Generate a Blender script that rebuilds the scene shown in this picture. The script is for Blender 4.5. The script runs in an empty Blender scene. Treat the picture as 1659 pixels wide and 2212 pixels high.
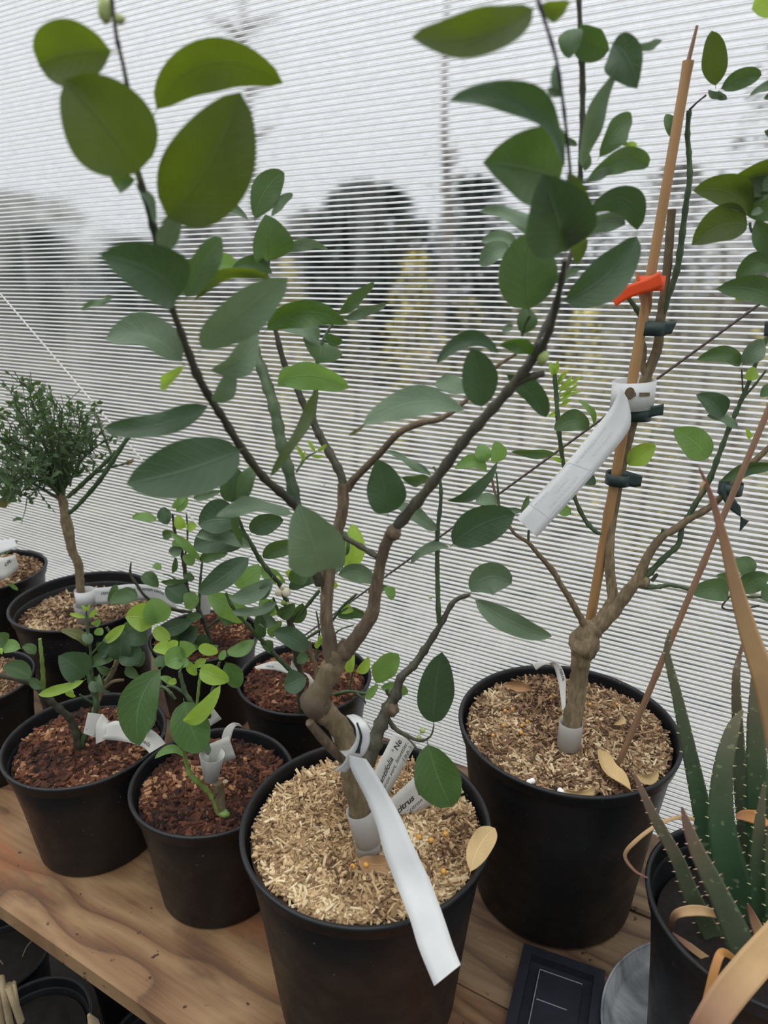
import bpy, math, random
import numpy as np
from mathutils import Vector, noise
random.seed(7); RNG = np.random.default_rng(7)
SC = bpy.context.scene
COL = SC.collection

# ---------------- camera, sky, exposure ----------------
FPX, CX, CY = 1500.0, 829.5, 1106.0
PITCH = math.atan(506.0 / FPX)
CAM = Vector((0, 0, 1.7))
cd = bpy.data.cameras.new('camera')
cam = bpy.data.objects.new('camera', cd); COL.objects.link(cam)
cam.location = CAM
cam.rotation_euler = (math.pi / 2 - PITCH, 0, 0)
cd.sensor_fit = 'HORIZONTAL'; cd.sensor_width = 36.0
cd.lens = 36.0 * FPX / 1659.0
cd.clip_start = 0.02; cd.clip_end = 200
cd.dof.use_dof = True; cd.dof.focus_distance = 1.0; cd.dof.aperture_fstop = 7.5
SC.camera = cam
SC.view_settings.view_transform = 'Standard'
SC.view_settings.look = 'None'
SC.view_settings.gamma = 1.0
SC.view_settings.use_curve_mapping = False
SC.view_settings.exposure = 0.0
SC.cycles.transparent_max_bounces = 32
SC.cycles.max_bounces = 8
SC.cycles.use_denoising = True

W = bpy.data.worlds.new('overcast_sky'); SC.world = W; W.use_nodes = True
nt = W.node_tree; nt.nodes.clear()
wo = nt.nodes.new('ShaderNodeOutputWorld'); bg = nt.nodes.new('ShaderNodeBackground')
tc = nt.nodes.new('ShaderNodeTexCoord'); sx = nt.nodes.new('ShaderNodeSeparateXYZ')
cr = nt.nodes.new('ShaderNodeValToRGB')
nt.links.new(tc.outputs['Generated'], sx.inputs[0]); nt.links.new(sx.outputs['Z'], cr.inputs[0])
nt.links.new(cr.outputs[0], bg.inputs[0]); nt.links.new(bg.outputs[0], wo.inputs[0])
e = cr.color_ramp.elements
for _p in range(3): e.new(.5)
for el, (p, c) in zip(e, [(0, (.165, .17, .175)), (.05, (.215, .222, .23)), (.3, (.262, .27, .282)), (.6, (.62, .63, .64)), (1, (1, 1, 1))]):
    el.position = p; el.color = (*c, 1)
bg.inputs[1].default_value = 3.7

# ---------------- helpers ----------------
UD = Vector((-0.86740384, 0.49760484, 0))      # along the wall, to the left and back
ND = Vector((0.49760484, 0.86740384, 0))       # outward through the wall

def ray(x, y):
    c, s = math.cos(PITCH), math.sin(PITCH)
    dx, dy = (x - CX) / FPX, (CY - y) / FPX
    return Vector((dx, c + dy * s, dy * c - s))
YO = 0.0
def P(x, y, Y):                                # point seen at (x, y) that lies Y metres ahead
    r = ray(x, y); return CAM + r * ((Y + YO) / r.y)
def PZ(x, y, z):                               # point seen at (x, y) on the level z
    r = ray(x, y); return CAM + r * ((z - CAM.z) / r.z)
def PX(p):                                     # metres per pixel at p
    d = p - CAM
    return (d.y * math.cos(PITCH) - d.z * math.sin(PITCH)) / FPX
def S(s, t, z): return UD * s + ND * t + Vector((0, 0, z))

def link(o, parent=None):
    COL.objects.link(o)
    if parent is not None: o.parent = parent
    return o
def empty(name, loc, label=None, cat=None, group=None):
    o = bpy.data.objects.new(name, None); o.location = loc; o.empty_display_size = .02
    link(o); tag(o, label, cat, group); return o
def tag(o, label=None, cat=None, group=None, kind=None):
    if label: o['label'] = label
    if cat: o['category'] = cat
    if group: o['group'] = group
    if kind: o['kind'] = kind
    return o

class MB:
    def __init__(s): s.v = []; s.f = []; s.uv = []; s.mi = []; s.tint = []; s.curmi = 0; s.curtint = 0.5
    def add(s, verts, faces, uvs=None):
        b = len(s.v); s.v.extend([tuple(v) for v in verts])
        for f in faces:
            s.f.append(tuple(i + b for i in f)); s.mi.append(s.curmi); s.tint.append(s.curtint)
            s.uv.append([uvs[i] for i in f] if uvs else [(0, 0)] * len(f))
    def grid(s, rows, closed=False, uvs=None):
        n = len(rows[0]); vs = [p for r in rows for p in r]; fs = []
        for i in range(len(rows) - 1):
            for j in range(n if closed else n - 1):
                k = (j + 1) % n
                fs.append((i * n + j, i * n + k, (i + 1) * n + k, (i + 1) * n + j))
        s.add(vs, fs, uvs)
    def box(s, o, a, b, c):                    # o corner, three edge vectors
        vs = [o, o + a, o + a + b, o + b, o + c, o + a + c, o + a + b + c, o + b + c]
        s.add(vs, [(0, 3, 2, 1), (4, 5, 6, 7), (0, 1, 5, 4), (1, 2, 6, 5), (2, 3, 7, 6), (3, 0, 4, 7)])
    def tube(s, pts, rad, n=10, caps=True, bump=0.0, seed=0.0):
        rows = []; t = None; nrm = None; L = 0; uvr = []
        for i, p in enumerate(pts):
            a = pts[max(i - 1, 0)]; b = pts[min(i + 1, len(pts) - 1)]
            d = (b - a).normalized()
            if nrm is None: nrm = d.orthogonal().normalized()
            else:
                nrm = (nrm - d * nrm.dot(d))
                nrm = nrm.normalized() if nrm.length > 1e-6 else d.orthogonal().normalized()
            bi = d.cross(nrm)
            if i: L += (pts[i] - pts[i - 1]).length
            row = []
            for j in range(n):
                an = 2 * math.pi * j / n; r = rad[i]
                q = nrm * math.cos(an) + bi * math.sin(an)
                if bump: r *= 1 + bump * noise.noise((p + q * rad[i]) / (rad[i] * 1.3) + Vector((seed, 0, 0)))
                row.append(p + q * r); uvr.append((j / n, L))
            rows.append(row)
        s.grid(rows, closed=True, uvs=uvr)
        if caps:
            b = len(s.v)
            for row, fl in ((rows[0], 1), (rows[-1], 0)):
                s.add(row, [tuple(range(n))[::-1] if fl else tuple(range(n))], [(0, 0)] * n)
    def lathe(s, prof, n=64, c=(0, 0, 0)):
        rows = [[Vector((c[0] + r * math.cos(2 * math.pi * j / n), c[1] + r * math.sin(2 * math.pi * j / n), c[2] + z)) for j in range(n)] for r, z in prof]
        s.grid(rows, closed=True, uvs=[(j / n, z) for r, z in prof for j in range(n)])
    def build(s, name, mats, parent=None, smooth=True, org=None):
        if not isinstance(mats, (list, tuple)): mats = [mats]
        me = bpy.data.meshes.new(name)
        o = Vector(org) if org is not None else Vector((0, 0, 0)); q = parent
        while q is not None: o = o + q.location; q = q.parent
        me.from_pydata([tuple(Vector(v) - o) for v in s.v], [], s.f)
        for m in mats: me.materials.append(m)
        me.polygons.foreach_set('material_index', s.mi)
        if smooth: me.polygons.foreach_set('use_smooth', [True] * len(s.f))
        uvl = me.uv_layers.new(name='UVMap')
        uvl.data.foreach_set('uv', [c for f in s.uv for uv in f for c in uv])
        at = me.attributes.new('tint', 'FLOAT', 'FACE'); at.data.foreach_set('value', s.tint)
        me.update()
        ob = bpy.data.objects.new(name, me)
        if org is not None: ob.location = org
        return link(ob, parent)

def smooth_path(pts, rad, sub=5):
    if len(pts) < 3: 
        return [pts[0].lerp(pts[1], i / 4) for i in range(5)], [rad[0] + (rad[1] - rad[0]) * i / 4 for i in range(5)]
    op, orr = [], []
    for i in range(len(pts) - 1):
        p0 = pts[max(i - 1, 0)]; p1 = pts[i]; p2 = pts[i + 1]; p3 = pts[min(i + 2, len(pts) - 1)]
        for k in range(sub):
            t = k / sub
            op.append(0.5 * ((2 * p1) + (p2 - p0) * t + (2 * p0 - 5 * p1 + 4 * p2 - p3) * t * t + (3 * p1 - p0 - 3 * p2 + p3) * t ** 3))
            orr.append(rad[i] + (rad[i + 1] - rad[i]) * t)
    op.append(pts[-1]); orr.append(rad[-1])
    return op, orr

# ---------------- node material helpers ----------------
def mat(name):
    m = bpy.data.materials.new(name); m.use_nodes = True; nt = m.node_tree
    b = nt.nodes['Principled BSDF']; return m, nt, b
def nd(nt, t, **kw):
    x = nt.nodes.new(t)
    for k, v in kw.items(): setattr(x, k, v)
    return x
def lk(nt, a, b): nt.links.new(a, b)
def math_(nt, op, a, b=None, clamp=False):
    x = nt.nodes.new('ShaderNodeMath'); x.operation = op; x.use_clamp = clamp
    for i, q in enumerate((a, b)):
        if q is None: continue
        if isinstance(q, (int, float)): x.inputs[i].default_value = q
        else: nt.links.new(q, x.inputs[i])
    return x.outputs[0]
def ramp(nt, src, stops):
    r = nt.nodes.new('ShaderNodeValToRGB'); e = r.color_ramp.elements
    while len(e) < len(stops): e.new(0.5)
    for el, (p, c) in zip(e, stops): el.position = p; el.color = (*c, 1) if len(c) == 3 else c
    nt.links.new(src, r.inputs[0]); return r.outputs[0]
def noise_(nt, scale, coord=None, detail=4, vec_scale=None, rough=.55, dist=0):
    n = nt.nodes.new('ShaderNodeTexNoise'); n.inputs['Scale'].default_value = scale; n.inputs['Detail'].default_value = detail
    n.inputs['Roughness'].default_value = rough; n.inputs['Distortion'].default_value = dist
    if coord is None:
        coord = nt.nodes.new('ShaderNodeTexCoord').outputs['Object']
    if vec_scale:
        mp = nt.nodes.new('ShaderNodeMapping'); mp.inputs['Scale'].default_value = vec_scale
        nt.links.new(coord, mp.inputs[0]); coord = mp.outputs[0]
    nt.links.new(coord, n.inputs['Vector']); return n.outputs['Fac']
def mix(nt, fac, a, b, mode='MIX'):
    x = nt.nodes.new('ShaderNodeMix'); x.data_type = 'RGBA'; x.blend_type = mode
    for i, q in ((0, fac), (6, a), (7, b)):
        if isinstance(q, (int, float)): x.inputs[i].default_value = q
        elif isinstance(q, tuple): x.inputs[i].default_value = (*q, 1) if len(q) == 3 else q
        else: nt.links.new(q, x.inputs[i])
    return x.outputs[2]
def bump_(nt, b, h, strength=.4, dist=.001):
    x = nt.nodes.new('ShaderNodeBump'); x.inputs['Strength'].default_value = strength; x.inputs['Distance'].default_value = dist
    nt.links.new(h, x.inputs['Height']); nt.links.new(x.outputs[0], b.inputs['Normal'])

def simple(name, col, rough=.6, var=.12, scale=30, bump=0.0, spec=.5):
    m, nt, b = mat(name)
    f = noise_(nt, scale)
    lk(nt, mix(nt, f, tuple(c * (1 - var * 2) for c in col), tuple(min(1, c * (1 + var * 2)) for c in col)), b.inputs['Base Color'])
    b.inputs['Roughness'].default_value = rough; b.inputs['Specular IOR Level'].default_value = spec
    if bump: bump_(nt, b, f, bump, .001)
    return m

def leaf_mat(name, top, back, trans, rough=.42, tw=.45):
    """one leaf blade: darker glossy upper face, paler underside, pale midrib and side veins"""
    m, nt, b = mat(name)
    uv = nd(nt, 'ShaderNodeUVMap').outputs[0]; sp = nd(nt, 'ShaderNodeSeparateXYZ'); lk(nt, uv, sp.inputs[0])
    u, v = sp.outputs[0], sp.outputs[1]           # u across -1..1, v along 0..1
    au = math_(nt, 'ABSOLUTE', u)
    rib = math_(nt, 'SUBTRACT', 1.0, math_(nt, 'MULTIPLY', au, 16), True)
    ph = math_(nt, 'SUBTRACT', math_(nt, 'MULTIPLY', v, 9), math_(nt, 'MULTIPLY', au, 2.4))
    fr = math_(nt, 'ABSOLUTE', math_(nt, 'SUBTRACT', math_(nt, 'FRACT', ph), .5))
    vein = math_(nt, 'SUBTRACT', 1.0, math_(nt, 'MULTIPLY', fr, 9), True)
    veins = math_(nt, 'MAXIMUM', rib, math_(nt, 'MULTIPLY', vein, .32))
    oi = nd(nt, 'ShaderNodeObjectInfo').outputs['Random']
    blot = noise_(nt, 38, detail=3)
    f = math_(nt, 'ADD', math_(nt, 'MULTIPLY', blot, .8), math_(nt, 'MULTIPLY', oi, .5))
    c1 = mix(nt, f, tuple(x * .7 for x in top), tuple(x * 1.25 for x in top))
    c1 = mix(nt, veins, c1, tuple(min(1, x * 1.7 + .02) for x in top))
    c2 = mix(nt, f, tuple(x * .8 for x in back), tuple(x * 1.15 for x in back))
    c2 = mix(nt, veins, c2, tuple(min(1, x * 1.5 + .02) for x in back))
    geo = nd(nt, 'ShaderNodeNewGeometry')
    c = mix(nt, geo.outputs['Backfacing'], c1, c2)
    lk(nt, c, b.inputs['Base Color']); b.inputs['Roughness'].default_value = rough
    b.inputs['Specular IOR Level'].default_value = .30
    tr = nd(nt, 'ShaderNodeBsdfTranslucent')
    tcol = mix(nt, f, tuple(x * .75 for x in trans), tuple(min(1, x * 1.2) for x in trans))
    tcol = mix(nt, math_(nt, 'MULTIPLY', veins, .6), tcol, tuple(x * .55 for x in trans))
    lk(nt, tcol, tr.inputs[0])
    ms = nd(nt, 'ShaderNodeMixShader'); ms.inputs[0].default_value = tw
    lk(nt, b.outputs[0], ms.inputs[1]); lk(nt, tr.outputs[0], ms.inputs[2])
    bump_(nt, b, math_(nt, 'ADD', math_(nt, 'MULTIPLY', veins, -.9), math_(nt, 'MULTIPLY', noise_(nt, 70, detail=3), 1.2)), .5, .0014)
    lk(nt, ramp(nt, noise_(nt, 26, detail=4), [(.35, (rough - .1,) * 3), (.65, (rough + .22,) * 3)]), b.inputs['Roughness'])
    lk(nt, ms.outputs[0], nt.nodes['Material Output'].inputs[0]); return m

M = {}  # leaf tones also paint in sky sheen and backlight, besides leaf age
M['d'] = leaf_mat('citrus_leaf_dark', (.020, .046, .024), (.052, .088, .050), (.075, .15, .025), .42, .24)
M['g'] = leaf_mat('citrus_leaf_green', (.032, .090, .018), (.062, .12, .040), (.12, .23, .016), .42, .26)
M['m'] = leaf_mat('citrus_leaf_mid', (.034, .072, .028), (.060, .105, .045), (.12, .215, .028), .42, .26)
M['o'] = leaf_mat('citrus_leaf_olive_backlit', (.026, .044, .012), (.040, .062, .018), (.155, .225, .010), .5, .36)
M['p'] = leaf_mat('citrus_leaf_grey_sheen', (.090, .145, .088), (.12, .175, .11), (.16, .24, .09), .36, .24)
M['y'] = leaf_mat('citrus_leaf_young_backlit', (.19, .31, .035), (.22, .34, .06), (.42, .60, .06), .42, .40)
M['l'] = leaf_mat('citrus_leaf_fresh', (.090, .190, .045), (.13, .23, .075), (.26, .44, .07), .42, .36)
M['b'] = leaf_mat('citrus_leaf_bronze', (.080, .085, .03), (.10, .11, .04), (.22, .20, .04), .45, .30)

def bark(name, c1, c2, c3, sc=(60, 60, 14), rough=.8):
    m, nt, b = mat(name)
    f = noise_(nt, 1.0, vec_scale=sc, detail=6, rough=.65); g = noise_(nt, 18, detail=3)
    c = ramp(nt, f, [(.3, c1), (.52, c2), (.75, c3)])
    c = mix(nt, ramp(nt, g, [(.4, (0, 0, 0)), (.7, (1, 1, 1))]), c, c1)
    lk(nt, c, b.inputs['Base Color']); b.inputs['Roughness'].default_value = rough
    bump_(nt, b, f, .7, .0015); return m
M['bark'] = bark('brown_citrus_bark', (.060, .040, .024), (.135, .095, .055), (.235, .175, .105), (220, 220, 50))
M['barkt'] = bark('tan_citrus_bark', (.090, .065, .034), (.20, .150, .082), (.32, .25, .15), (220, 220, 50))
M['stem'] = bark('green_citrus_shoot', (.030, .055, .022), (.060, .100, .038), (.11, .15, .065), (160, 160, 40), .55)
M['stemd'] = bark('dark_green_brown_branch', (.026, .026, .016), (.060, .055, .032), (.115, .10, .06), (200, 200, 40), .6)
M['stemy'] = bark('fresh_yellow_green_shoot', (.12, .19, .04), (.20, .30, .07), (.30, .38, .13), (120, 120, 30), .5)
M['stemp'] = simple('purplish_young_shoot', (.035, .028, .05), .5)
M['cut'] = simple('cut_wood_face', (.45, .36, .22), .8)
# ---------------- the greenhouse ----------------
LEAN = math.radians(2)
WD = 1.10                                     # from the camera to the wall, level
UW = Vector((0, 0, 1)) * math.cos(LEAN) - ND * math.sin(LEAN)
PITCHW = 0.00826 * WD; THW = 0.0052
def wall_mat():
    m, nt, b = mat('twin_wall_polycarbonate'); nt.nodes.remove(b); out = nt.nodes['Material Output']
    co = nd(nt, 'ShaderNodeTexCoord').outputs['Object']; sp = nd(nt, 'ShaderNodeSeparateXYZ'); lk(nt, co, sp.inputs[0])
    ph = math_(nt, 'DIVIDE', sp.outputs['Z'], PITCHW)
    wob = math_(nt, 'MULTIPLY', math_(nt, 'SUBTRACT', noise_(nt, 1.0, co, 3, (5, 1, 150)), .5), .10)
    ph = math_(nt, 'ADD', ph, wob)
    d = math_(nt, 'ABSOLUTE', math_(nt, 'SUBTRACT', math_(nt, 'FRACT', ph), .5))      # .5 at a web, 0 between
    band = nd(nt, 'ShaderNodeMapRange'); band.inputs[1].default_value = .315; band.inputs[2].default_value = .35
    lk(nt, d, band.inputs[0])
    edge = nd(nt, 'ShaderNodeMapRange'); edge.inputs[1].default_value = .034; edge.inputs[2].default_value = 0.0
    lk(nt, math_(nt, 'ABSOLUTE', math_(nt, 'SUBTRACT', d, .312)), edge.inputs[0])
    tr = nd(nt, 'ShaderNodeBsdfRefraction'); tr.inputs['Roughness'].default_value = .15; tr.inputs['IOR'].default_value = 1.12
    mist = noise_(nt, 1.0, co, 5, (35, 1, 90), .7)
    mist2 = noise_(nt, 1.0, co, 4, (14, 1, 2.2), .6)
    tint = mix(nt, ramp(nt, mist, [(.40, (0, 0, 0)), (.75, (1, 1, 1))]), (.97, .97, .97), (.88, .88, .88))
    tint = mix(nt, math_(nt, 'MULTIPLY', edge.outputs[0], .92), tint, (.22, .23, .25))
    lk(nt, tint, tr.inputs[0])
    tl = nd(nt, 'ShaderNodeBsdfTranslucent'); tl.inputs[0].default_value = (.96, .96, .96, 1)
    df = nd(nt, 'ShaderNodeBsdfDiffuse'); df.inputs[0].default_value = (.80, .82, .84, 1)
    a1 = nd(nt, 'ShaderNodeMixShader'); a1.inputs[0].default_value = .12; lk(nt, tl.outputs[0], a1.inputs[1]); lk(nt, df.outputs[0], a1.inputs[2])
    fac = math_(nt, 'MAXIMUM', math_(nt, 'MULTIPLY', band.outputs[0], .93),
                math_(nt, 'MULTIPLY', ramp(nt, mist2, [(.5, (0, 0, 0)), (.8, (1, 1, 1))]), .10), True)
    a2 = nd(nt, 'ShaderNodeMixShader'); lk(nt, fac, a2.inputs[0]); lk(nt, tr.outputs[0], a2.inputs[1]); lk(nt, a1.outputs[0], a2.inputs[2])
    lk(nt, a2.outputs[0], out.inputs[0]); return m
def web_mat():
    m, nt, b = mat('polycarbonate_web'); nt.nodes.remove(b); out = nt.nodes['Material Output']
    tl = nd(nt, 'ShaderNodeBsdfTranslucent'); tl.inputs[0].default_value = (.96, .96, .96, 1)
    df = nd(nt, 'ShaderNodeBsdfDiffuse'); df.inputs[0].default_value = (.88, .90, .92, 1)
    a1 = nd(nt, 'ShaderNodeMixShader'); a1.inputs[0].default_value = .5; lk(nt, tl.outputs[0], a1.inputs[1]); lk(nt, df.outputs[0], a1.inputs[2])
    tr = nd(nt, 'ShaderNodeBsdfTransparent'); tr.inputs[0].default_value = (.93, .93, .93, 1)
    a2 = nd(nt, 'ShaderNodeMixShader'); a2.inputs[0].default_value = .82; lk(nt, tr.outputs[0], a2.inputs[1]); lk(nt, a1.outputs[0], a2.inputs[2])
    lk(nt, a2.outputs[0], out.inputs[0]); return m
MW, MWEB = wall_mat(), web_mat()
def wallpt(x, y):                              # point seen at (x, y) on the inner face of the wall
    N = UD.cross(UW); r = ray(x, y); c = N.dot(ND * WD); return CAM + r * (c / N.dot(r))
WORG = CAM + ND * WD
me_b = MB()
S0, S1, H0, H1 = -1.9, 4.6, -1.72, 1.25
X, Yv, Z = Vector((1, 0, 0)), Vector((0, 1, 0)), Vector((0, 0, 1))
for k, yy in enumerate((0.0, THW)):
    me_b.curmi = 0; me_b.add([(S0, yy, H0), (S1, yy, H0), (S1, yy, H1), (S0, yy, H1)], [(0, 1, 2, 3) if k else (3, 2, 1, 0)])
me_b.curmi = 1
for i in range(int(H0 / PITCHW), int(H1 / PITCHW) + 1):
    z = i * PITCHW
    if H0 < z < H1:
        me_b.add([(S0, 0, z), (S1, 0, z), (S1, THW, z - .0002), (S0, THW, z - .0002)], [(0, 1, 2, 3)])
wall = me_b.build('wall_back', [MW, MWEB], smooth=False)
from mathutils import Matrix
NW = UD.cross(UW) * (1 if UD.cross(UW).dot(ND) > 0 else -1)
R = Matrix((( -UD).to_tuple(), NW.to_tuple(), UW.to_tuple())).transposed()
# local x runs along -UD so that the frame stays right-handed
for v in wall.data.vertices: v.co.x = -v.co.x
wall.matrix_world = Matrix.Translation(WORG) @ R.to_4x4()
tag(wall, 'clear twin-wall polycarbonate sheet with fine horizontal ribs', kind='structure')

def greenpanel(name, tr_col, pts, label, dif=.3):
    m, nt, b = mat(name + '_sheet'); nt.nodes.remove(b)
    t = nd(nt, 'ShaderNodeBsdfTransparent'); t.inputs[0].default_value = (*tr_col, 1)
    d = nd(nt, 'ShaderNodeBsdfDiffuse'); d.inputs[0].default_value = (.6, .62, .63, 1)
    a = nd(nt, 'ShaderNodeMixShader'); a.inputs[0].default_value = dif
    lk(nt, t.outputs[0], a.inputs[1]); lk(nt, d.outputs[0], a.inputs[2]); lk(nt, a.outputs[0], nt.nodes['Material Output'].inputs[0])
    b_ = MB(); b_.add(pts, [(0, 1, 2, 3)]); o = b_.build(name, m, smooth=False, org=pts[0])
    tag(o, label, kind='structure')
ZC = CAM.z + H1 * math.cos(LEAN); TW = WD - H1 * math.sin(LEAN)
TF = -2.4  # unseen roof and walls, added to dim the near side for backlighting
greenpanel('added_ceiling', (.95, .95, .95), [S(-1.9, TW, ZC), S(4.6, TW, ZC), S(4.6, TF, ZC + .35), S(-1.9, TF, ZC + .35)], 'unseen polycarbonate roof sheet added to set the top light', .12)
greenpanel('added_wall_front', (.30, .31, .33), [S(-1.9, TF, 0), S(4.6, TF, 0), S(4.6, TF, ZC + .35), S(-1.9, TF, ZC + .35)], 'unseen dim polycarbonate side wall added to strengthen the backlight', .6)
greenpanel('added_wall_right', (.7, .72, .75), [S(-1.9, TF, 0), S(-1.9, 1.14, 0), S(-1.9, TW, ZC), S(-1.9, TF, ZC + .35)], 'unseen polycarbonate end wall added to dim the side light')

mf = simple('dark_trodden_earth', (.030, .026, .022), .95, .3, 25, .6)
b_ = MB(); b_.box(S(-1.9, TF, -.08), UD * 6.5, ND * (1.16 - TF), Z * .08)
tag(b_.build('floor', mf, smooth=False, org=S(0, 0, 0)), 'dark earth floor', kind='structure')

# outside ground, rising a little away from the wall
def ground_mat():
    m, nt, b = mat('rough_meadow_ground')
    f = noise_(nt, .9, detail=6, rough=.7); g = noise_(nt, 6, detail=4)
    c = ramp(nt, f, [(.30, (.06, .062, .045)), (.48, (.12, .115, .085)), (.60, (.19, .18, .155)), (.75, (.13, .14, .065))])
    c = mix(nt, ramp(nt, g, [(.45, (0, 0, 0)), (.65, (1, 1, 1))]), c, (.045, .045, .038))
    lk(nt, c, b.inputs['Base Color']); b.inputs['Roughness'].default_value = 1; b.inputs['Specular IOR Level'].default_value = 0; return m
b_ = MB(); rows = []
for i in range(40):
    t = 1.2 + (i / 39) ** 1.8 * 60
    rows.append([S(s, t, -.12 + .008 * (t - 1.2) + .12 * noise.noise(Vector((s * .4, t * .4, 0)))) for s in np.linspace(-45, 60, 60)])
b_.grid(rows); tag(b_.build('meadow_ground', ground_mat(), org=S(0, 3, 0)), 'rough grass and gravel ground outside the wall', kind='structure')

def foliage_mat(name, c):
    m, nt, b = mat(name); geo = nd(nt, 'ShaderNodeAttribute', attribute_name='tint')
    lk(nt, mix(nt, geo.outputs['Fac'], tuple(x * .55 for x in c), tuple(min(1, x * 1.5) for x in c)), b.inputs['Base Color'])
    b.inputs['Roughness'].default_value = 1; b.inputs['Specular IOR Level'].default_value = 0; return m
FM = {'dark': foliage_mat('conifer_needles', (.050, .066, .058)), 'olive': foliage_mat('olive_brush_leaves', (.30, .28, .16)),
      'yellow': foliage_mat('yellowing_leaves', (.58, .50, .15)), 'grey': foliage_mat('grey_green_leaves', (.20, .20, .18)),
      'pale': foliage_mat('pale_sparse_leaves', (.30, .31, .28))}
MTR = simple('outdoor_trunk_bark', (.14, .125, .11), .9)
def outdoor(name, x, dist, ybot, ytop, wpx, kind, dens, label, group, cat, cone=False, lo=.12):
    # stands on the meadow, dist metres beyond the wall line
    r = ray(x, ybot); rr = Vector((r.x, r.y, 0)); k = dist / rr.dot(ND)
    base = Vector((CAM.x, CAM.y, 0)) + rr * k; base.z = -.1 + .008 * dist
    h = (CAM + ray(x, ytop) * k).z - base.z; w = wpx * PX(CAM + r * k) / 2
    root = empty(name, base, label, cat, group); rg = random.Random(int(x * 7 + dist * 31 + ytop))
    t = MB(); pts = [base + Vector((.03 * h * noise.noise(Vector((i * .5, x, 0))), 0, h * .93 * i / 6)) for i in range(7)]
    t.tube(pts, [max(.012, .018 * h * (1 - i / 7)) for i in range(7)], 7)
    for i in range(10 if cat == 'tree' else 5):
        a = rg.random() * 6.28; z0 = h * rg.uniform(lo, .8); L = w * rg.uniform(.5, .9)
        p0 = base + Z * z0; p1 = p0 + Vector((math.cos(a) * L, math.sin(a) * L, L * .5))
        t.tube([p0, p0.lerp(p1, .5) + Z * .05 * L, p1], [.008 * h, .005 * h, .003 * h], 5)
    t.build('trunk', MTR, root)
    c = MB()
    for i in range(dens):
        z = lo + (1 - lo) * rg.random() ** (1.3 if cone else .9)
        prof = ((1 - z) * 1.0 + .12) * (1 + .35 * noise.noise(Vector((z * 5, i % 5, x)))) if cone else math.sin(math.pi * min(1, max(.02, (z - lo) / (1 - lo) * .85 + .12))) ** .6
        a = rg.random() * 6.28; q = w * prof * rg.random() ** .7
        p = base + Vector((math.cos(a) * q, math.sin(a) * q, z * h))
        s = w * rg.uniform(.05, .12) * (.7 if cat == 'shrub' or dens < 600 else 1)
        d1 = Vector((rg.gauss(0, 1), rg.gauss(0, 1), rg.gauss(0, .6))).normalized() * s
        d2 = Vector((rg.gauss(0, 1), rg.gauss(0, 1), rg.gauss(0, .6))).normalized() * s
        c.curtint = rg.random(); c.add([p - d1, p - d2 * .6, p + d1, p + d2 * .6], [(0, 1, 2, 3)])
    c.build('crown', FM[kind], root, smooth=False)
T = outdoor
T('conifer_tree', 800, 11, 900, 415, 330, 'dark', 3200, 'broad dark evergreen behind the middle of the ribbed wall', None, 'tree', False, .05)
T('conifer_tree', 1010, 13.5, 900, 405, 230, 'dark', 2400, 'dark evergreen just right of the broad one behind the wall', None, 'tree', False, .05)
T('conifer_tree', 690, 17, 900, 470, 240, 'grey', 1800, 'greyish evergreen just left of the broad dark one', None, 'tree', False, .05)
T('conifer_tree', 330, 11, 900, 520, 230, 'dark', 1800, 'dark evergreen behind the left side of the ribbed wall', None, 'tree', False, .05)
T('conifer_tree', 140, 12.5, 900, 500, 190, 'dark', 1500, 'dark evergreen second from the left edge behind the wall', None, 'tree', False, .05)
T('conifer_tree', -40, 15, 900, 480, 220, 'grey', 1300, 'grey evergreen at the far left edge behind the wall', None, 'tree', False, .05)
T('conifer_tree', 1210, 12, 900, 410, 220, 'dark', 1600, 'dark evergreen behind the tall leafy shoots right of centre', None, 'tree', False, .05)
T('leafy_tree', 470, 17, 900, 440, 260, 'grey', 1500, 'grey rounded tree left of the evergreens in the middle', None, 'tree', False, .05)
T('leafy_tree', 100, 22, 900, 440, 420, 'pale', 600, 'faint pale rounded tree far back behind the left evergreens', None, 'tree', False, .05)
T('leafy_tree', 1400, 16, 900, 380, 230, 'grey', 1300, 'grey rounded tree behind the bamboo cane', None, 'tree', False, .05)
for i in range(12):
    T('distant_tree', -260 + i * 185, 27 + (i % 3) * 5.5, 900, 500 + (i * 37) % 60, 270, 'grey' if i % 3 else 'dark', 500, 'distant grey tree in the hazy row along the horizon', 'distant trees along the horizon', 'tree', False, .03)
T('bare_tree', 870, 8.2, 900, 470, 60, 'olive', 420, 'slim tan leafy tree in front of the dark evergreens', None, 'tree', False, .1)
T('birch_tree', 575, 7.5, 900, -40, 170, 'pale', 420, 'tall sparse pale tree behind the upper left of the wall', None, 'tree', False, .3)
T('birch_tree', 945, 7.5, 900, -20, 130, 'pale', 260, 'tall thin bare tree behind the upper centre of the wall', None, 'tree', False, .3)
T('birch_tree', 1600, 8, 900, 90, 230, 'grey', 900, 'tall leafy grey-green tree behind the upper right of the wall', None, 'tree', False, .2)
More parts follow.
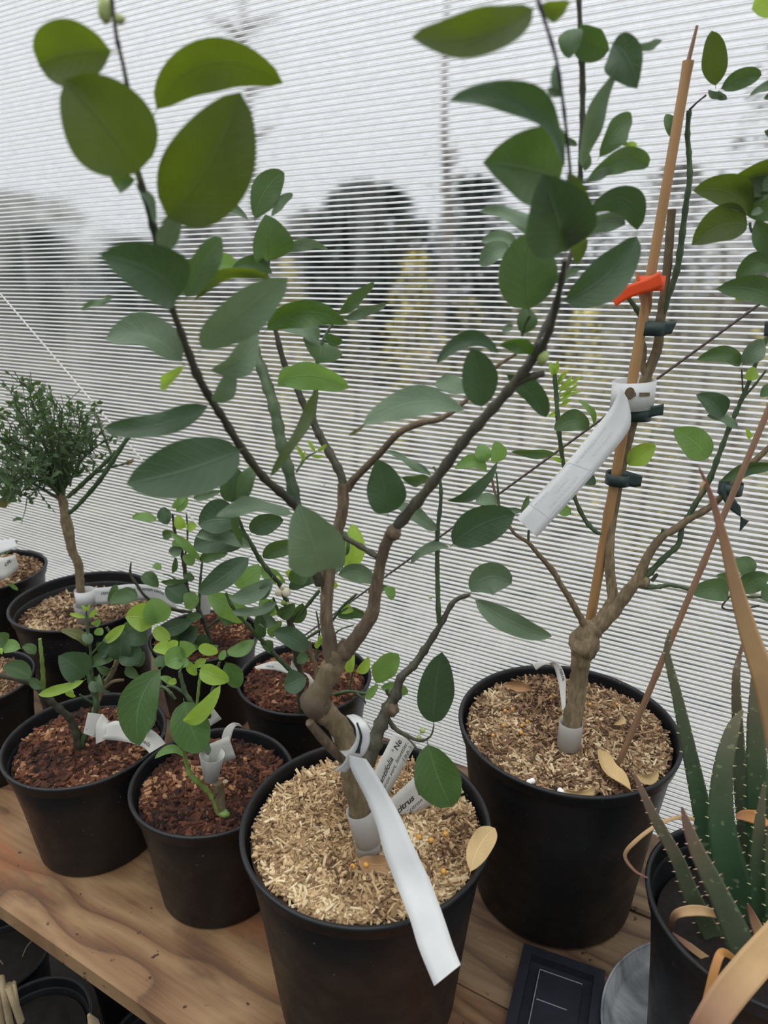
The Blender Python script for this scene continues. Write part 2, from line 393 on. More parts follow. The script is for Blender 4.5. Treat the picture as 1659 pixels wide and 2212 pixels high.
for i, (x, d, yt, w, kd) in enumerate([(640, 6.4, 560, 120, 'yellow'), (890, 6.2, 545, 150, 'yellow'), (1120, 6.4, 600, 200, 'olive'), (1330, 6.4, 570, 200, 'olive'),
        (1500, 5.2, 500, 150, 'olive'), (1640, 6.2, 560, 150, 'yellow'), (770, 5.0, 640, 170, 'olive'), (1000, 4.9, 640, 170, 'olive'), (450, 6.4, 640, 170, 'olive'),
        (250, 6.4, 640, 200, 'grey'), (60, 7.6, 620, 200, 'grey'), (-110, 6.4, 640, 200, 'grey'), (1240, 5.0, 660, 170, 'yellow'), (560, 5.0, 700, 150, 'olive'), (340, 5.0, 720, 170, 'grey'), (1400, 4.2, 700, 120, 'yellow')]):
    T('brush_shrub', x, d, 1000, yt, w, kd, 900, ['yellow', 'olive', 'grey'][['yellow', 'olive', 'grey'].index(kd)] + ' brush blurred behind the ribbed wall', kd + ' brush beyond the wall', 'shrub', False, .02)

# ---------------- bench ----------------
def wood_mat(name, seed, c=((.20, .085, .035), (.40, .24, .115), (.56, .40, .23))):
    m, nt, b = mat(name)
    co = nd(nt, 'ShaderNodeTexCoord').outputs['Object']
    mp = nd(nt, 'ShaderNodeMapping'); mp.inputs['Rotation'].default_value = (0, 0, -math.atan2(UD.y, UD.x)); mp.inputs['Location'].default_value = (seed * 3.1, seed * 1.7, 0)
    lk(nt, co, mp.inputs[0]); v = mp.outputs[0]
    warp = nd(nt, 'ShaderNodeTexNoise'); warp.inputs['Scale'].default_value = 2.1; warp.inputs['Detail'].default_value = 2; 
    mpw = nd(nt, 'ShaderNodeMapping'); mpw.inputs['Scale'].default_value = (.8, 2.3, 1); lk(nt, v, mpw.inputs[0]); lk(nt, mpw.outputs[0], warp.inputs['Vector'])
    sp = nd(nt, 'ShaderNodeSeparateXYZ'); lk(nt, v, sp.inputs[0])
    q = math_(nt, 'ADD', math_(nt, 'MULTIPLY', sp.outputs['Y'], 16), math_(nt, 'MULTIPLY', warp.outputs['Fac'], 9))
    fr = math_(nt, 'FRACT', q)
    base = ramp(nt, fr, [(0, c[1]), (.35, c[2]), (.68, c[1]), (.88, c[0]), (.96, tuple(x * .6 for x in c[0])), (1, c[1])])
    fine = noise_(nt, 1.0, v, 6, (7, 160, 1), .7)
    base = mix(nt, .32, base, ramp(nt, fine, [(.3, tuple(x * .55 for x in c[1])), (.7, tuple(min(1, x * 1.15) for x in c[2]))]))
    st_ = noise_(nt, 1.0, v, 4, (3.0, 9, 1), .6)
    base = mix(nt, math_(nt, 'MULTIPLY', ramp(nt, st_, [(.50, (0, 0, 0)), (.62, (1, 1, 1))]), .75), base, (.065, .026, .012))
    st2 = noise_(nt, 1.0, v, 4, (2.0, 6, 2), .6)
    base = mix(nt, math_(nt, 'MULTIPLY', ramp(nt, st2, [(.52, (0, 0, 0)), (.66, (1, 1, 1))]), .8), base, (.25, .080, .022))
    dk = noise_(nt, 60, v, 3); base = mix(nt, ramp(nt, dk, [(.66, (0, 0, 0)), (.72, (1, 1, 1))]), base, tuple(x * .35 for x in c[0]))
    lk(nt, base, b.inputs['Base Color']); b.inputs['Roughness'].default_value = .72
    bump_(nt, b, fine, .35, .001); return m
ZT = .75
bench = empty('potting_bench', S(1.0, .77, 0), 'reddish-brown plank bench under the potted plants along the ribbed wall', 'bench')
tt = [.433, .681, .929, 1.115]
for i in range(3):
    b_ = MB(); a, c = tt[i] + (.0015 if i else 0), tt[i + 1] - .0015
    L, bev = 5.6, .004
    prof = [(a, 0), (a, -.038), (c, -.038), (c, 0)]
    prof = [(a + bev, 0), (a, -bev), (a, -.034), (a + bev, -.038), (c - bev, -.038), (c, -.034), (c, -bev), (c - bev, 0)]
    rows = [[S(s, t, ZT + z - (.002 * i if i == 1 else 0)) for t, z in prof] for s in np.linspace(-1.8, 3.8, 12)]
    b_.grid(rows, closed=True); b_.add(rows[0], [tuple(range(8))]); b_.add(rows[-1], [tuple(range(8))[::-1]])
    b_.build('plank', wood_mat('bench_plank_wood_' + 'abc'[i], i + 1, ((.090, .032, .012), (.175, .090, .038), (.29, .18, .088)) if i == 0 else ((.070, .036, .019), (.145, .088, .046), (.235, .155, .085))), bench, smooth=False)
for s in (-1.5, 1.75, 3.4):
    for t in (.56, 1.02):
        b_ = MB(); b_.box(S(s, t, 0), UD * .06, ND * .06, Z * (ZT - .0385)); b_.build('leg', M['bark'] if 0 else wood_mat('bench_leg_wood', 5), bench, smooth=False)

# ---------------- wire cables across the wall ----------------
def cable(pix, r, col, label, off):
    m, nt, b = mat('steel_cable_' + str(int(r * 1e4))); uv = nd(nt, 'ShaderNodeUVMap').outputs[0]; sp = nd(nt, 'ShaderNodeSeparateXYZ'); lk(nt, uv, sp.inputs[0])
    q = math_(nt, 'FRACT', math_(nt, 'ADD', math_(nt, 'MULTIPLY', sp.outputs[0], 3), math_(nt, 'MULTIPLY', sp.outputs[1], 90)))
    lk(nt, ramp(nt, q, [(0, tuple(x * .4 for x in col)), (.35, col), (.75, tuple(min(1, x * 1.4) for x in col)), (1, tuple(x * .4 for x in col))]), b.inputs['Base Color'])
    b.inputs['Metallic'].default_value = .4; b.inputs['Roughness'].default_value = .5
    a, c = [wallpt(*p) - ND * off for p in pix]; d = (c - a)
    b_ = MB(); b_.tube([a - d * .12 + d * 1.3 * i / 40 for i in range(41)], [r] * 41, 8)
    o = b_.build('steel_cable', m, org=(a + c) / 2); tag(o, label, 'cable')
cable([(1612, 678), (600, 1415)], .0021, (.11, .085, .08), 'brown twisted steel cable rising to the upper right across the ribbed wall', .012)
cable([(0, 614), (834, 1590)], .0019, (.62, .60, .57), 'grey steel cable running from the left edge down to the lower right across the wall', .02)
# ---------------- pots, soil and mulch ----------------
def plastic(name, col=(.0065, .007, .008), rough=.40):
    m, nt, b = mat(name)
    f = noise_(nt, 14, detail=5, rough=.7); g = noise_(nt, 220, detail=2)
    dust = noise_(nt, 5, detail=6, rough=.75)
    c = mix(nt, ramp(nt, dust, [(.42, (0, 0, 0)), (.75, (1, 1, 1))]), col, tuple(x * 2.0 + .004 for x in col))
    spk = noise_(nt, 170, detail=1); c = mix(nt, ramp(nt, spk, [(.76, (0, 0, 0)), (.79, (1, 1, 1))]), c, (.16, .15, .14))
    lk(nt, c, b.inputs['Base Color'])
    lk(nt, ramp(nt, f, [(.3, (rough - .08,) * 3), (.7, (rough + .14,) * 3)]), b.inputs['Roughness'])
    b.inputs['Specular IOR Level'].default_value = .32
    bump_(nt, b, g, .12, .0004); return m
MP = plastic('black_nursery_plastic')
def chip_mat(name, stops, rough=.9):
    m, nt, b = mat(name); a = nd(nt, 'ShaderNodeAttribute', attribute_name='tint'); n = noise_(nt, 400, detail=2)
    c = ramp(nt, a.outputs['Fac'], stops); c = mix(nt, math_(nt, 'MULTIPLY', n, .45), c, tuple(x * .5 for x in stops[1][1]))
    lk(nt, c, b.inputs['Base Color']); b.inputs['Roughness'].default_value = rough; b.inputs['Specular IOR Level'].default_value = .25; return m
CM = {'straw': chip_mat('straw_coloured_wood_chips', [(0, (.07, .038, .020)), (.25, (.24, .145, .075)), (.5, (.40, .27, .14)), (.8, (.60, .44, .245)), (1, (.78, .65, .42))]),
      'brown': chip_mat('weathered_brown_wood_chips', [(0, (.028, .016, .010)), (.3, (.11, .060, .034)), (.55, (.27, .165, .092)), (.8, (.48, .33, .185)), (1, (.74, .60, .38))]),
      'bark': chip_mat('dark_red_bark_chips', [(0, (.012, .007, .006)), (.3, (.050, .020, .013)), (.62, (.095, .036, .020)), (.88, (.19, .075, .036)), (1, (.42, .24, .12))])}
MSOIL = {'straw': simple('damp_mulch_bed', (.07, .042, .022), .95, .3, 90, .8), 'brown': simple('dark_mulch_bed', (.035, .022, .014), .95, .3, 90, .8),
         'bark': simple('dark_bark_compost', (.014, .008, .006), .95, .4, 120, .8), 'soil': simple('black_potting_soil', (.0085, .006, .0045), .95, .6, 130, 1.0)}
def soil_z(x, y, c, R, seed):
    d = math.hypot(x - c[0], y - c[1]) / R
    return .010 * noise.noise(Vector((x * 9, y * 9, seed))) + .004 * noise.noise(Vector((x * 40, y * 40, seed))) + .012 * max(0, 1 - d) 
def chips(mb, c, R, zs, n, L, Wd, T, seed, flat=.35, flake=False, ambient=(0, 1)):
    rg = np.random.default_rng(seed)
    for i in range(n):
        l = L * min(2.2, rg.lognormal(0, .38)); r = (R - l * .42) * math.sqrt(rg.random()); a = rg.random() * 6.2832
        x, y = c[0] + r * math.cos(a), c[1] + r * math.sin(a)
        z = zs + soil_z(x, y, c, R, seed) + rg.random() * T * 2.2
        w = Wd * rg.lognormal(0, .35); t = T * rg.uniform(.6, 1.4)
        an = rg.random() * 6.2832; tl = rg.normal(0, flat); rl = rg.normal(0, flat)
        d = Vector((math.cos(an) * math.cos(tl), math.sin(an) * math.cos(tl), math.sin(tl)))
        s = Vector((-math.sin(an), math.cos(an), math.tan(max(-1, min(1, rl))))).normalized(); u = d.cross(s).normalized()
        p = Vector((x, y, z)); q = rg.uniform(-.35, .35, 4)
        k0, k1 = rg.uniform(.35, 1), rg.uniform(.35, 1)
        a0 = p - d * l * .5; a1 = p + d * l * .5
        off = [(a0, -k0), (a1, -k1), (a1, k1), (a0, k0)]
        lo = [b + s * (w * .5 * kk) + d * (w * .6 * qq) for (b, kk), qq in zip(off, q)]
        if flake:
            lo = [p + d * (l * .5 * math.cos(g + q[0])) * rg.uniform(.7, 1.1) + s * (w * .5 * math.sin(g)) * rg.uniform(.7, 1.1) for g in (.3, 1.5, 2.6, 3.7, 5.1)]
        nn = len(lo); hi = [v + u * t for v in lo]
        mb.curtint = float(min(1, max(0, (rg.beta(1.5, 1.4) + .55 * noise.noise(Vector((x * 14, y * 14, seed + 5)))) * (ambient[1] - ambient[0]) + ambient[0])))
        mb.add(lo + hi, [tuple(range(nn))[::-1], tuple(range(nn, 2 * nn))] + [(k, (k + 1) % nn, (k + 1) % nn + nn, k + nn) for k in range(nn)])
def pot_profile(R, H, kb=.76, lip=.024, th=.003):
    r0 = R - .005
    return [(0, .002), (R * kb * .9, .002), (R * kb * .97, 0), (R * kb, .004), (r0 - .007, H - lip - .004), (r0 - .004, H - lip), (r0 + .0005, H - lip + .003),
            (R - .003, H - .007), (R - .0004, H - .005), (R, H - .0025), (R - .0015, H - .0004), (R - .004, H), (R - .0065, H - .002),
            (R - .007, H - .007), (R - .011, H - .04), (R * kb - .004, .006), (0, .006)]
POT = {}
def potted(key, name, c, R, zr, zb, kind, label, cat, n, L, Wd, T, sink=.022, group=None, kb=.76, flake=False, seed=1, amb=(0, 1)):
    root = empty(name, (c[0], c[1], zb), label, cat, group)
    b_ = MB(); b_.lathe(pot_profile(R, zr - zb, kb), 96, (c[0], c[1], zb)); b_.build('pot', MP, root)
    Rs = R - .009 - sink * .2; zs = zr - sink; b_ = MB(); rows = []
    for i in range(14):
        r = Rs * i / 13; rows.append([Vector((c[0] + r * math.cos(a), c[1] + r * math.sin(a), zs - .003 + soil_z(c[0] + r * math.cos(a), c[1] + r * math.sin(a), c, Rs, seed) * (1 if i < 13 else .3))) for a in np.linspace(0, 2 * math.pi, 49)[:-1]])
    b_.grid(rows, closed=True); b_.build('soil', MSOIL[kind if kind in MSOIL else 'soil'], root)
    if n:
        b_ = MB(); chips(b_, c, Rs, zs, n, L, Wd, T, seed, flake=flake, ambient=amb)
        o = b_.build('mulch', CM[kind], root, smooth=False); o['kind'] = 'stuff'
    POT[key] = dict(root=root, c=c, R=R, zs=zs); return root
ZT0 = ZT + .0005
potted('center', 'potted_lime_tree', (-.023, .717), .1600, 1.0445, ZT0, 'straw', 'tall branching tree in the front middle black pot of pale straw-coloured chips', 'potted plant', 7000, .0165, .0037, .0015, seed=3, sink=.020)
potted('right', 'potted_citrus_tree', (.2775, .8956), .164, 1.0635, ZT0, 'brown', 'thick-trunked staked tree in the large black pot right of the middle', 'potted plant', 7000, .0155, .0036, .0015, sink=.018, seed=5, amb=(.05, 1))
potted('left', 'potted_citrus_seedling', (-.510, 1.003), .133, .958, ZT0, 'bark', 'multi-stemmed young citrus in the front left black pot of dark red bark', 'potted plant', 3000, .0145, .0095, .0024, sink=.026, flake=True, seed=6)
potted('second', 'potted_citrus_seedling', (-.269, .901), .127, .958, ZT0, 'bark', 'small bright green cutting in the pot just left of the front middle pot', 'potted plant', 2900, .0145, .0095, .0024, sink=.020, flake=True, seed=8)
potted('mid', 'potted_citrus_bush', (-.153, 1.163), .129, .978, ZT0, 'bark', 'bushy flowering citrus in the black pot directly behind the front middle pot', 'potted plant', 3000, .0145, .0095, .0024, sink=.018, flake=True, seed=9)
potted('inner', 'potted_citrus_bush', (-.394, 1.360), .1186, .959, ZT0, 'bark', 'slender green citrus in the back pot by the wall, behind the bright green cutting', 'potted plant', 3200, .0125, .0085, .0022, sink=.012, flake=True, seed=10)
potted('thorn', 'potted_thorny_tree', (-.677, 1.421), .1555, 1.016, ZT0, 'brown', 'thorny tree with round crown and bare crooked trunk in the wide back left pot', 'potted plant', 5500, .015, .0055, .0016, sink=.040, seed=11)
# pots cut by the left edge
potted('farleft', 'potted_citrus_shrub', (-.98, 1.57), .140, 1.02, ZT0, 'brown', 'grey-leaved shrub in the black pot at the left edge, farthest up the bench', 'potted plant', 4500, .015, .0055, .0016, sink=.016, seed=12)
potted('midleft', 'potted_citrus_shrub', (-.805, 1.185), .112, .957, ZT0, 'brown', 'light green young citrus cut by the left edge, behind the front left pot', 'potted plant', 4200, .013, .0055, .0018, sink=.022, seed=13, amb=(0, .85))
# ---------------- leaves and stems ----------------
RL = random.Random(42)
def leaf_mesh(mb, b, t, w, bow=0.0, roll=0.0, curl=.10, fold=.22, rg=RL, tip=.5, nu=17, nv=8):
    m = t - b; L = m.length
    if L < 1e-5: return
    d = m / L; v = ((b + t) / 2 - CAM).normalized()
    s = d.cross(v)
    s = s.normalized() if s.length > .05 else d.orthogonal().normalized()
    nrm = s.cross(d).normalized()                       # towards the camera or away
    if nrm.dot(v) > 0: nrm = -nrm
    side = nrm.cross(d).normalized()                    # stays in the picture plane before rolling
    # image-plane perpendicular used for bow: (-dy, dx) in pixels, i.e. clockwise
    bowv = v.cross(d).normalized()
    cr_, sr = math.cos(roll), math.sin(roll)
    sd = side * cr_ + nrm * sr; nn = sd.cross(d).normalized()
    if nn.dot(nrm) < 0: nn = -nn
    hw = w / 2 / max(.35, cr_)
    ph = rg.random() * 6.28; rows = []; uvs = []; wv = rg.uniform(.4, 1.0) * .06
    pw = rg.uniform(.50, .66); sk = rg.uniform(.95, 1.22)
    for i in range(nu):
        tt = i / (nu - 1); q = 4 * tt * (1 - tt)
        c = b + m * tt + bowv * (bow * L * q) + nn * (curl * L * (q - .9 * tt * tt))
        dt = (m + bowv * (bow * L * 4 * (1 - 2 * tt))).normalized()
        sl = (sd - dt * sd.dot(dt)).normalized()
        if tt < .07: ww = .022
        else:
            x = (tt - .07) / .93
            ww = math.sin(math.pi * min(1, x ** (.86 * sk))) ** pw if x < .999 else 0
            ww = max(ww, .02 if x < .9 else 0.0)
        row = []
        for j in range(nv + 1):
            a = -1 + 2 * j / nv
            lift = fold * abs(a) ** 1.4 * hw * ww + wv * L * abs(a) ** 2 * math.sin(tt * 9 + ph + (1.7 if a > 0 else 0)) * ww
            row.append(c + sl * (a * hw * ww) + nn * lift); uvs.append((a, tt))
        rows.append(row)
    mb.grid(rows, uvs=uvs)
    # make sure the upper face looks along nn
def LEAF(parent, k, bx, by, tx, ty, w, Y, dY=None, bow=0.0, roll=None, name='leaf', curl=None, fold=None):
    if dY is None: dY = RL.uniform(-.012, .012)
    if roll is None: roll = RL.uniform(-.5, .5)
    b = P(bx, by, Y); t = P(tx, ty, Y + dY)
    mb = MB(); leaf_mesh(mb, b, t, w * PX((b + t) / 2), bow, roll, RL.uniform(-.02, .20) if curl is None else curl, RL.uniform(.15, .65) if fold is None else fold)
    return mb.build(name, M[k], parent)
def LEAVES(parent, txt, Ydef=None):
    for ln in txt.strip().splitlines():
        ln = ln.split('#')[0].split()
        if not ln: continue
        a = [float(x) for x in ln[1:]]
        kw = {}
        if len(a) > 6: kw['dY'] = a[6]
        if len(a) > 7: kw['bow'] = a[7]
        if len(a) > 8: kw['roll'] = a[8]
        if len(a) > 9: kw['curl'] = a[9]
        LEAF(parent, ln[0], *a[:6], **kw)
def STEM(parent, name, mt, pts, bump=.25, sub=5, n=9, nodes=0, sc=1.0):
    p = [P(x, y, Y) for x, y, Y, w in pts]; r = [w * sc * PX(q) / 2 for (x, y, Y, w), q in zip(pts, p)]
    pp, rr = smooth_path(p, r, sub); sd = len(COL.objects) * .37
    L = 0; last = 0
    for i in range(1, len(pp) - 1):                     # slight swellings at the buds
        L += (pp[i] - pp[i - 1]).length
        if nodes and L - last > nodes: rr[i] *= 1.28; last = L
    mb = MB(); mb.tube(pp, rr, n, bump=bump, seed=sd)
    return mb.build(name, M[mt], parent)
def stems(parent, txt):
    for ln in txt.strip().splitlines():
        ln = ln.split('#')[0].strip()
        if not ln: continue
        name, mt, rest = ln.split(' ', 2)
        pts = [tuple(float(v) for v in q.split(',')) for q in rest.split()]
        STEM(parent, name, mt, pts, bump=.22 if mt.startswith('bark') else .12, nodes=.018 if mt not in ('bark', 'barkt') else 0, n=14 if name == 'trunk' else 8)

# ======== centre tree ========
R_ = POT['center']['root']; YO = -0.03
stems(R_, '''
trunk barkt 800,1862,.700,46 790,1800,.700,44 775,1745,.700,43 762,1690,.698,44 755,1640,.696,50 740,1585,.692,46 715,1550,.688,46 690,1532,.684,56 682,1512,.682,60 700,1478,.684,46 722,1435,.686,46 735,1405,.688,50
branch bark 722,1430,.686,42 712,1390,.688,34 705,1340,.690,28 706,1280,.694,28 712,1215,.700,28 728,1150,.705,26 740,1100,.710,24 742,1045,.715,26
branch bark 738,1420,.686,34 775,1372,.682,32 803,1325,.680,30 815,1255,.676,25 829,1190,.670,24 845,1152,.666,28
branch stemd 845,1152,.666,24 890,1098,.655,22 945,1030,.645,22 1000,955,.635,22 1055,893,.625,22 1108,832,.615,22 1165,757,.600,18 1192,700,.585,14 1214,600,.565,12 1221,560,.555,11
branch stemd 762,1668,.698,40 795,1630,.705,44 815,1584,.712,30 834,1538,.72,26 855,1500,.725,24 866,1464,.73,18 893,1438,.735,17 916,1406,.74,16 951,1350,.745,12 980,1300,.75,11 1016,1284,.75,8
branch stemd 690,1262,.692,22 668,1185,.68,20 650,1112,.665,18 612,1068,.65,18 570,1032,.635,17 520,965,.61,17 480,900,.59,17 455,862,.58,17 425,808,.565,18 398,735,.55,15 370,662,.535,14 348,590,.52,12 338,520,.51,16 318,440,.50,15 297,370,.492,15
branch stemd 297,370,.492,14 285,250,.48,10 268,150,.47,9 252,80,.463,9 240,-10,.455,9
branch stem 652,1112,.668,20 640,1088,.67,23 622,1010,.68,24 606,950,.69,24 592,880,.70,24 570,810,.715,22 548,745,.73,20 556,690,.74,14 572,610,.75,10 582,540,.755,7 584,480,.76,5
branch stemd 742,1050,.715,20 734,1020,.72,17 706,968,.73,17 686,932,.735,16 673,903,.74,18 655,872,.745,14 640,835,.75,14 614,785,.755,12 597,721,.76,10 588,690,.76,7
branch stem 676,903,.74,12 682,845,.745,11 686,780,.75,8 700,730,.755,6 728,686,.76,5
branch bark 748,1056,.715,22 770,1030,.712,16 820,980,.705,15 860,937,.70,15 905,915,.695,15 955,903,.69,13 1010,862,.69,9 1062,800,.69,8 1116,764,.69,7
branch stemd 742,1160,.706,12 778,1180,.695,12 816,1203,.674,14
branch stemd 1108,832,.615,20 1140,816,.61,17 1176,806,.605,15
branch stemd 1135,795,.62,14 1160,740,.63,11 1188,680,.64,10 1215,610,.65,9 1240,520,.66,8 1252,430,.665,8 1254,350,.665,11 1258,250,.665,11 1258,160,.66,14 1255,90,.655,11 1250,-10,.65,10
branch stem 1128,725,.625,7 1135,700,.62,7 1146,680,.61,6
branch stem 948,1345,.745,10 945,1250,.745,9 945,1150,.75,9 952,1085,.755,8 950,1035,.76,7 936,1008,.765,5
branch bark 740,1640,.692,24 700,1598,.675,22 668,1560,.665,20
twig stemp 1221,500,.54,8 1232,400,.52,7 1228,330,.51,7 1216,220,.49,7 1202,130,.475,7 1175,40,.46,8 1162,0,.45,10
twig stemd 834,1545,.72,12 850,1570,.72,10 872,1586,.718,9 908,1600,.715,7 930,1590,.712,4 937,1568,.71,3
twig stemd 870,1585,.718,4 895,1610,.71,3 910,1630,.705,5
twig stemd 857,1510,.725,8 838,1500,.725,7 836,1488,.725,6
twig stem 640,1020,.69,5 660,990,.70,5 684,976,.705,3
''')
# sawn tip of the short branch stump and bud clusters
def blob(parent, name, mt, x, y, Y, rpx, squash=1.0, bump=.3):
    c = P(x, y, Y); r = rpx * PX(c); mb = MB(); rows = []
    for i in range(9):
        th = math.pi * i / 8; rows.append([c + Vector((math.sin(th) * math.cos(a), math.sin(th) * math.sin(a), math.cos(th) * squash)) * r * (1 + bump * noise.noise(Vector((math.cos(a) * 1.5, math.sin(a) * 1.5, th * 1.5 + x)))) for a in np.linspace(0, 2 * math.pi, 13)[:-1]])
    mb.grid(rows, closed=True); return mb.build(name, M[mt], parent)
M['bud'] = simple('pale_green_bud', (.30, .36, .12), .5, .2, 60)
M['petal'] = simple('cream_flower_bud', (.72, .66, .50), .45, .12, 60)
blob(R_, 'knot', 'bark', 681, 1520, .680, 31); blob(R_, 'knot', 'bark', 851, 1150, .662, 18); blob(R_, 'knot', 'bark', 845, 1531, .72, 17); blob(R_, 'knot', 'bark', 744, 1405, .686, 22)
blob(R_, 'knot', 'stemd', 1168, 748, .60, 14); blob(R_, 'bud', 'bud', 912, 1578, .708, 6); blob(R_, 'bud', 'bud', 905, 1592, .708, 5); blob(R_, 'bud', 'bud', 1172, 770, .60, 13, 1.4)
blob(R_, 'bud', 'bud', 226, 22, .46, 15, 1.7); blob(R_, 'bud', 'bud', 258, 42, .46, 12, .8); blob(R_, 'bud', 'bud', 930, 1290, .745, 4); blob(R_, 'bud', 'bud', 940, 1140, .75, 4)
LEAVES(R_, '''
o 252 112 84 142 122 .475 .01 .05 .1 0
o 302 388 140 172 188 .480 -.02 .04 .1 .04
o 328 258 612 182 92 .52 .0 -.24 .3 .02
o 348 482 520 200 178 .490 -.01 .06 .1 .04
g 298 388 248 412 42 .50 .01 .1 .2
p 340 548 376 455 46 .505 -.01 .05 .5
p 335 490 296 392 20 .495 0 0 .7
d 388 650 228 556 118 .50 -.05 .10 .1 .1
m 398 652 482 512 58 .54 .02 -.05 .4
p 428 760 620 612 88 .53 -.03 -.05 .35 .08
p 400 792 228 722 78 .555 -.01 .12 .6
p 445 800 560 716 56 .56 .01 .08 .5
d 464 868 217 922 52 .57 .0 -.10 .35 .05
p 458 868 506 802 40 .575 -.01 0 .4
d 530 966 274 1042 122 .575 -.05 -.05 .15 .06
y 402 785 336 838 26 .57 .02 -.1 .5
m 250 640 175 668 15 .54 .02 0 .8
o 412 662 588 602 26 .57 .03 -.2 .5
m 385 640 430 560 48 .55 .03 0 .3
g 567 722 752 702 56 .68 -.02 -.18 .2
l 600 828 750 842 60 .70 -.02 -.16 .3
l 598 838 640 800 36 .70 .02 -.1 .3
m 686 790 690 728 86 .74 .02 0 .5 .2
p 690 742 612 706 40 .75 -.02 .1 .5
m 725 684 812 612 26 .755 .01 -.05 .5
p 735 690 838 660 22 .75 .01 -.05 .5
m 700 722 740 742 25 .75 0 0 .4
p 695 722 618 712 20 .75 0 .15 .5
m 550 482 616 373 62 .755 .02 -.12 .3
p 584 472 633 420 20 .76 .02 -.1 .6
p 545 484 420 468 20 .755 .01 .15 .6
m 574 567 580 472 84 .745 -.03 .0 .5 .15
p 577 566 713 552 24 .755 .01 -.28 .5
l 528 598 443 585 46 .745 -.02 .15 .5
m 592 596 503 578 34 .74 -.02 .12 .4
l 700 1050 700 1048 2 .72
o 690 827 582 1028 27 .66 -.06 -.06 .4 .02
p 692 1236 652 1104 128 .60 -.05 .0 .1 .10
p 642 1115 466 1114 34 .61 -.02 .10 .6 .02
m 560 1000 517 1095 34 .645 -.02 .05 .3
m 556 1040 510 1180 20 .64 -.02 .05 .6
y 684 976 706 960 9 .705 0 0 .3
y 680 978 664 950 9 .705 0 0 .3
y 672 985 700 986 8 .705 0 0 .3
y 655 992 640 962 9 .70 0 0 .3
y 645 1010 660 975 8 .70 0 0 .3
d 838 1116 815 993 82 .665 -.01 .02 .15 .02
m 862 1030 932 1046 26 .69 .02 -.1 .5
p 1016 893 786 914 62 .60 -.03 .12 .45 .05
b 790 912 752 940 9 .572 .0 -.1 .3
d 1040 886 1018 752 78 .605 -.02 .03 .2
d 1085 772 943 786 34 .61 -.01 .28 .3
g 1074 748 1158 772 32 .605 0 -.22 .3
d 1085 806 1180 902 46 .65 .01 -.12 .3
p 1010 852 938 828 42 .65 .02 .08 .5
p 938 1032 838 968 18 .75 0 -.05 .5
d 956 1082 1080 1006 26 .745 0 .06 .5
p 950 1146 862 1078 32 .745 0 -.12 .4
p 978 1184 884 1214 22 .745 0 .1 .4
d 972 1182 1112 1112 84 .70 -.02 -.08 .15 .03
p 1014 1286 1106 1262 70 .73 .0 -.30 .2 .06
p 1016 1287 1194 1378 50 .725 -.01 .04 .25 .05
d 937 1570 955 1408 78 .71 -.01 -.03 .1 .0
g 922 1598 975 1746 98 .70 -.02 .03 .1 .04
d 1222 548 1178 388 150 .53 -.05 .0 .15 .08
o 1222 548 1240 380 60 .53 -.03 .0 .6
p 1206 566 1036 452 36 .56 .01 .12 .4
m 1144 678 1152 502 124 .60 -.01 -.06 .1 .03
d 1206 656 1377 510 88 .635 .0 .10 .15 .02
d 1256 470 1380 504 62 .66 .01 -.42 .4
p 1250 514 1354 488 40 .65 .0 -.22 .4
o 1246 576 1250 486 34 .645 0 0 .4
p 1166 622 1256 586 20 .60 -.01 -.12 .4
p 1120 532 1040 520 26 .66 0 .1 .5
p 1108 540 1038 572 42 .65 0 .1 .4
m 1128 725 1140 662 44 .63 0 0 .4
p 1110 700 1085 718 16 .63 0 0 .4
m 1216 392 1052 350 150 .53 -.03 .02 .2 .08
d 1225 384 968 218 56 .50 -.03 .22 .35 .0
o 1166 6 890 78 84 .46 -.03 -.10 .3 .02
o 1164 6 1232 20 40 .46 .01 0 .4
m 1252 46 1316 108 66 .64 0 .15 .3
m 1240 60 1228 120 50 .64 -.01 0 .3
d 1318 92 1372 190 78 .60 -.02 -.12 .3
p 1356 104 1434 90 18 .62 .01 0 .4
p 1258 372 1342 148 36 .62 -.04 -.12 .5
p 1204 132 1215 212 22 .485 0 .1 .3
p 1180 190 1214 206 18 .485 0 0 .3
m 1250 318 1190 304 15 .66 0 .1 .4
m 1262 372 1270 330 20 .66 0 0 .4
''')
